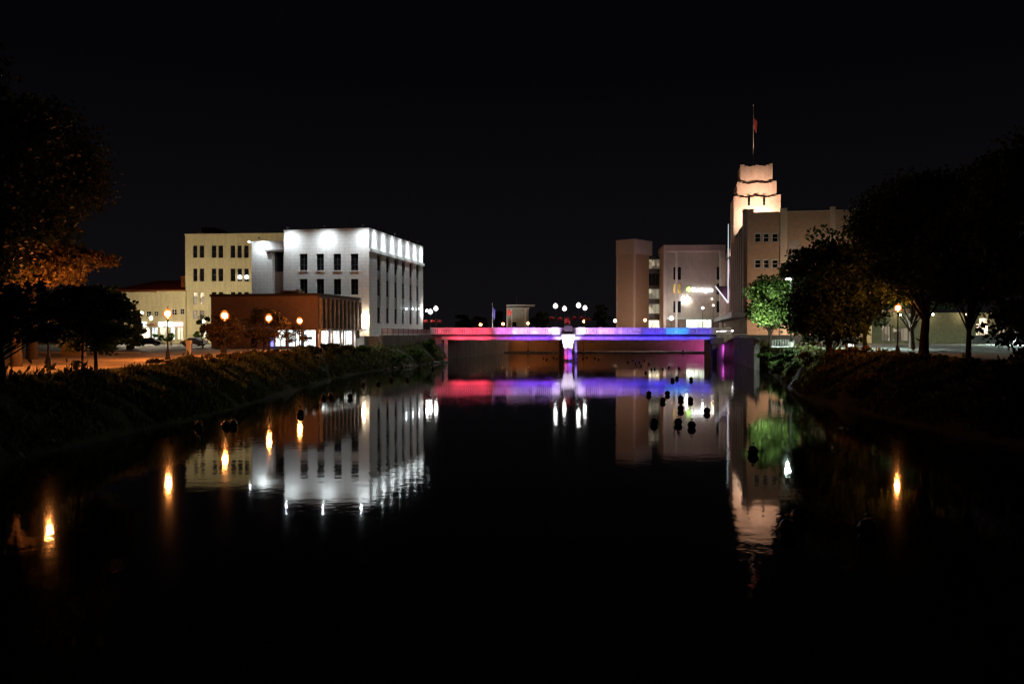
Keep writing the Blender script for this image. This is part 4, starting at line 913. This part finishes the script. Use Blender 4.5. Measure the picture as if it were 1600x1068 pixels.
# ------------------------------------------------------------------ right background: lit store, lot lamps
fs_ = Frame(1362, 150, R(-4), ZR)
stt = fs_.empty('store', 'long low cream store behind the parking lot at right', 'building')
xs = fs_.s(1600); zs = fs_.z(488)
shs = [(fs_.s(a), fs_.s(c), .4, fs_.z(y)) for a, c, y in ((1378, 1392, 506), (1396, 1420, 512), (1525, 1545, 505), (1556, 1572, 508))]
MB().facade((0, 0), FR, NF, 0, xs, 0, zs, shs, .3).facade((0, 0), SD, ND, 0, 20, 0, zs).facade((xs, 0), SD, NS, 0, 20, 0, zs).facade((0, 20), FR, (0, 1), 0, xs, 0, zs).build('wall', mat('olive_store_wall', (.22, .20, .11), .85), stt)
MB().box(.1, xs - .1, .1, 19.9, zs - .3, zs - .25).build('roof', M_roof, stt)
for i, h in enumerate(shs): window(stt, (0, 0), FR, NF, h, .28, (G_dim, G_dim, G_shopw, G_dim)[i], M_frame, 3, 1)
MB().obox((0, 0), FR, NF, fs_.s(1530), fs_.s(1542), -.35, -.02, fs_.z(505), fs_.z(497)).build('lit_sign', G_shopw, stt)
for px in (1400, 1450, 1500, 1550): wall_lamp(stt, (fs_.s(px), -1.5, zs - .4), NF, 120, 'warm', .16)  # wall lamps added to light the store front and parking lot
def lot_lamp(label, px, py, Y, power, r=.2, ztop=None):
    g = P(px, py, Y); t_ = thing('lot_lamp', label, 'street lamp', (g.x, Y, ZR), 0, 'tall lamps of the parking lot'); h = g.z - ZR
    MB().lathe([(.35, 0), (.35, .6), (.1, .7)], 10).build('base', M_conc, t_)
    MB().tube([(0, 0, .6), (0, 0, h + .2)], [.1, .06], 8).build('post', M_darkmetal, t_)
    hd = MB().box(-.75, .15, -.18, .18, h + .2, h + .34).build('lamp_head', M_darkmetal, t_)
    A = .6 * .28; MB().box(-.7, -.1, -.14, .14, h + .15, h + .198).build('lens', glow('lot_lens_%d' % power, WARM if power == 7501 else (.80, 1, .86), power / (math.pi * A)), hd)
    return t_
lot_lamp('tall white lot lamp above the green lit tree before the tower building', 1236, 438, 106, 420)
lot_lamp('added warm lot lamp hidden behind the trees before the tower building', 1300, 440, 155, 7501)  # unseen lamp added to light the tower front wall
lot_lamp('added cool lot lamp hidden in the trees left of the orange globe lamp', 1330, 455, 96, 7001)  # unseen lamp added to lift the dark crowns and the lot
lot_lamp('small distant white lot lamp near the right edge', 1588, 500, 128, 5000)
# bits beside the path
c = P(295, 552, 84); t_ = thing('utility_post', 'short orange lit square post standing by the road left of the brick building', 'post', (c.x, c.y, ZL))
MB().box(-.2, .2, -.2, .2, 0, 1.15).box(-.25, .25, -.25, .25, 1.153, 1.5).build('post', M_concl, t_); MB().lathe([(.2, 1.5), (.1, 1.65), (.01, 1.7)], 8).build('cap', M_darkmetal, t_)
c = P(115, 553, 78); t_ = thing('utility_cabinet', 'squat brown cabinet behind the big tree at far left', 'cabinet', (c.x, c.y, ZL))
MB().box(-1.0, 1.0, -.4, .4, .1, 1.3).build('body', mat('tan_cabinet', (.40, .28, .18), .6), t_); MB().box(-1.1, 1.1, -.5, .5, 0, .097).build('plinth', M_conc, t_); MB().box(-.9, -.02, -.43, -.403, .2, 1.2).build('door', mat('tan_cabinet2', (.38, .27, .18), .5), t_); MB().box(.02, .9, -.43, -.403, .2, 1.2).build('door', mat('tan_cabinet2', (.38, .27, .18), .5), t_)
c = P(97, 553, 79); t_ = thing('sign_post', 'pale upright post beside the squat cabinet at far left', 'post', (c.x, c.y, ZL))
MB().tube([(0, 0, 0), (0, 0, 1.5)], [.09, .09], 8).build('post', M_trimw, t_); MB().box(-.16, .16, -.05, .05, .8, 1.5).build('plate', M_trimw, t_)
c = P(1224, 540, 106); t_ = thing('guard_rail', 'short pale slatted barrier on the right bank under the green lit tree', 'barrier', (c.x, c.y, ZR))
for i in range(9): MB().box(-1.5 + i * .34, -1.3 + i * .34, -.04, .04, .1, 1.0).build('slat', mat('dimmed_slat', (.15, .15, .14), .9), t_)  # pale slats darkened to look dimmer under the lamps
MB().box(-1.6, 1.6, -.08, .08, 0, .097).build('rail', M_trimw, t_)

# ------------------------------------------------------------------ black floating balls on the river
BALLS = [(310, 668, 'black float alone on the left, nearest the dark left bank'), (353, 667, 'black float, left one of the touching pair below the leftmost lamp reflections'), (364, 666, 'black float, right one of the touching pair below the leftmost lamp reflections'),
 (469, 649, 'black float above the reflection of the rightmost orange lamp'), (505, 622, 'black float lit red, left of three before the shopfront reflection'), (516, 620, 'black float lit red, middle of three before the shopfront reflection'), (547, 622, 'black float lit red, right of three before the shopfront reflection'),
 (567, 603, 'black float just above the wall lamp reflection'), (591, 600, 'black float between the wall lamp reflection and the quay'), (611, 594, 'black float in the white building reflection, second nearest the quay'), (636, 594, 'black float in the white building reflection, nearest the bridge'), (676, 577, 'black float in the bright ripple at the left end of the bridge'),
 (1014, 617, 'black float left of the blue light reflection, before the stair tower reflection'), (1036, 628, 'black float below the blue light reflection, lower of a slanting pair'), (1043, 617, 'black float below the blue light reflection, upper of a slanting pair'),
 (1051, 595, 'black float in the blue reflection, left of a close pair'), (1058, 592, 'black float in the blue reflection, right of a close pair'), (1080, 594, 'black float in the cyan reflection'),
 (1064, 625, 'black float at the left edge of the white sign reflection, upper one'), (1064, 641, 'black float at the left edge of the white sign reflection, middle one'), (1060, 663, 'black float left of the white sign reflection, lower one'), (1079, 627, 'black float at the upper edge of the white sign reflection'), (1105, 645, 'largest looking black float, right side of the white sign reflection'), (1081, 668, 'black float at the lower edge of the white sign reflection'), (1022, 663, 'dim black float before the dark window wing reflection'),
 (1177, 710, 'dim black float before the tower wall reflection'), (1232, 834, 'big near black float, lower left one beside the tower reflection'), (1250, 815, 'big near black float, upper one beside the tower reflection'), (1357, 833, 'big near black float alone at the lower right')]
def float_mesh():
    mb = MB(); R_ = .24
    mb.lathe([(R_ * math.sin(a), -R_ * math.cos(a) + .16) for a in [math.pi * i / 14 + (1e-3 if i == 0 else 0) for i in range(15)]], 20)
    mb.lathe([(R_ + .002, .13), (R_ + .025, .14), (R_ + .025, .18), (R_ + .002, .19)], 20)
    mb.lathe([(.07, .48), (.07, .53), (.001, .54)], 10)
    return mb
proto = None
def put_ball(x, y, lb, grp='black floating balls', sc=1.0):
    global proto
    if proto is None: proto = float_mesh().build('floating_ball', M_ball); o = proto
    else: o = proto.copy(); C.objects.link(o)
    o.location = (x, y, 0); o.scale = (sc, sc, sc); o.rotation_euler = (0, 0, x); tag(o, lb, 'float', grp)
for px, py, lb in BALLS:
    Y = F * CAMZ / (py - 521); put_ball(X(px, Y), Y, lb)
CL = [(981, 566), (989, 563), (993, 568), (995, 572), (999, 566), (1002, 572), (1007, 563), (1014, 569), (1009, 583), (1018, 578), (1023, 577), (1036, 577), (1045, 574), (1061, 576)]
for i, (px, py) in enumerate(CL):
    Y = F * CAMZ / (py - 521); put_ball(X(px, Y), Y, 'one of the small black floats clustered under the blue end of the bridge', 'float cluster near the bridge', .72)
for i, (px, py) in enumerate(((849, 560), (854, 562), (865, 559), (870, 561))):
    Y = F * CAMZ / (py - 521); put_ball(X(px, Y), Y, 'red lit float bobbing under the bridge left of the pier', 'red lit floats by the pier', .72)
for i, (px, py) in enumerate(((911, 561), (917, 559), (930, 560), (935, 562))):
    Y = F * CAMZ / (py - 521); put_ball(X(px, Y), Y, 'blue lit float bobbing under the bridge right of the pier', 'blue lit floats by the pier', .72)

# uplight added near the right quay end to brighten the green tree
c = P(1182, 545, 107); t_ = thing('added_tree_uplight', 'added small white floodlight on the right quay aimed up into the green lit tree', 'floodlight', (c.x, c.y, ZR))
MB().box(-.15, .15, -.1, .1, .2, .5).build('housing', M_darkmetal, t_); MB().box(-.03, .03, -.03, .03, -.3, .197).build('stake', M_darkmetal, t_)
aim(light('SPOT', (0, 0, .6), 15000, (.95, 1, .9), t_, spot_size=R(84), spot_blend=.9, shadow_soft_size=.1), (2.6, 2.0, 5))

# parked cars before the shop row
M_paintd = mat('dark_car_paint', (.02, .022, .03), .25, .1, 2); M_paintw = mat('pale_car_paint', (.45, .45, .46), .3, .1, 2); M_tyre = mat('tyre_rubber', (.015, .015, .015), .9)
G_tail = mat('red_lens', (.4, .02, .02), .2); G_headl = mat('clear_lens', (.6, .6, .6), .1)
def car(label, px, Y, z, m, rz):
    t_ = thing('parked_car', label, 'car', (X(px, Y), Y, z), rz, 'cars parked before the cream shops')
    prof = [(-2.1, .35), (-2.15, .75), (-1.95, .92), (-1.35, .98), (-.75, 1.42), (.55, 1.45), (1.15, .98), (1.95, .85), (2.12, .65), (2.1, .35)]
    mb = MB(); n_ = len(prof); vs = []
    for yy, k in ((-.84, .0), (-.80, 1), (.80, 1), (.84, .0)):
        vs += [(x, yy * (1 if z_ < 1.0 else .86), z_ if k else z_ * .985 + .005) for x, z_ in prof]
    fs = [(j * n_ + i, j * n_ + (i + 1) % n_, (j + 1) * n_ + (i + 1) % n_, (j + 1) * n_ + i) for j in range(3) for i in range(n_)]
    mb.add(vs, fs + [tuple(range(n_)), tuple(range(3 * n_, 4 * n_))[::-1]]); mb.build('body', m, t_)
    for sy in (-1, 1):
        MB().add([(-1.2, sy * .80, 1.0), (-.7, sy * .745, 1.36), (.5, sy * .745, 1.38), (.98, sy * .80, 1.0)], [(0, 1, 2, 3)]).build('side_window', M_glass, t_)
        for x in (-1.3, 1.3):
            w_ = MB().tube([(x, sy * .70, .33), (x, sy * .88, .33)], [.33, .33], 14).build('wheel', M_tyre, t_); MB().tube([(x, sy * .87, .33), (x, sy * .895, .33)], [.2, .18], 10).build('rim', M_concl, w_)
        MB().box(2.08, 2.14, sy * .62 - .16, sy * .62 + .16, .62, .76).build('headlight', G_headl, t_)
        MB().box(-2.16, -2.10, sy * .64 - .14, sy * .64 + .14, .72, .88).build('tail_light', G_tail, t_)
car('dark parked car beside the big dark shrub before the shops', 233, 138, ZL + .06, M_paintd, R(8))
car('pale parked car before the foot of the tall cream building', 303, 138, ZL + .06, M_paintw, R(172))
# stones at the water's edge
M_rock = mat('river_stone', (.16, .15, .13), .85, .4, 3, bump=.5)
r = np.random.default_rng(77)
for i in range(16):
    Y = float(r.uniform(112, 156)); w_, tp = interp(LEFT, Y); sz = float(r.uniform(.3, .75))
    mb = MB(); mb.sphere((0, 0, 0), sz, 9, 6, .6); mb.v = [(x * float(r.uniform(.8, 1.25)), y * float(r.uniform(.8, 1.25)), z * float(r.uniform(.8, 1.2))) for x, y, z in mb.v]; mb.sm = [False] * len(mb.f)
    o = mb.build('river_stone', M_rock, None, (w_ + float(r.uniform(-.5, .8)), Y, .08)); tag(o, "rough grey stone at the water's edge below the promenade", 'stone', 'stones along the left waterline near the bridge')
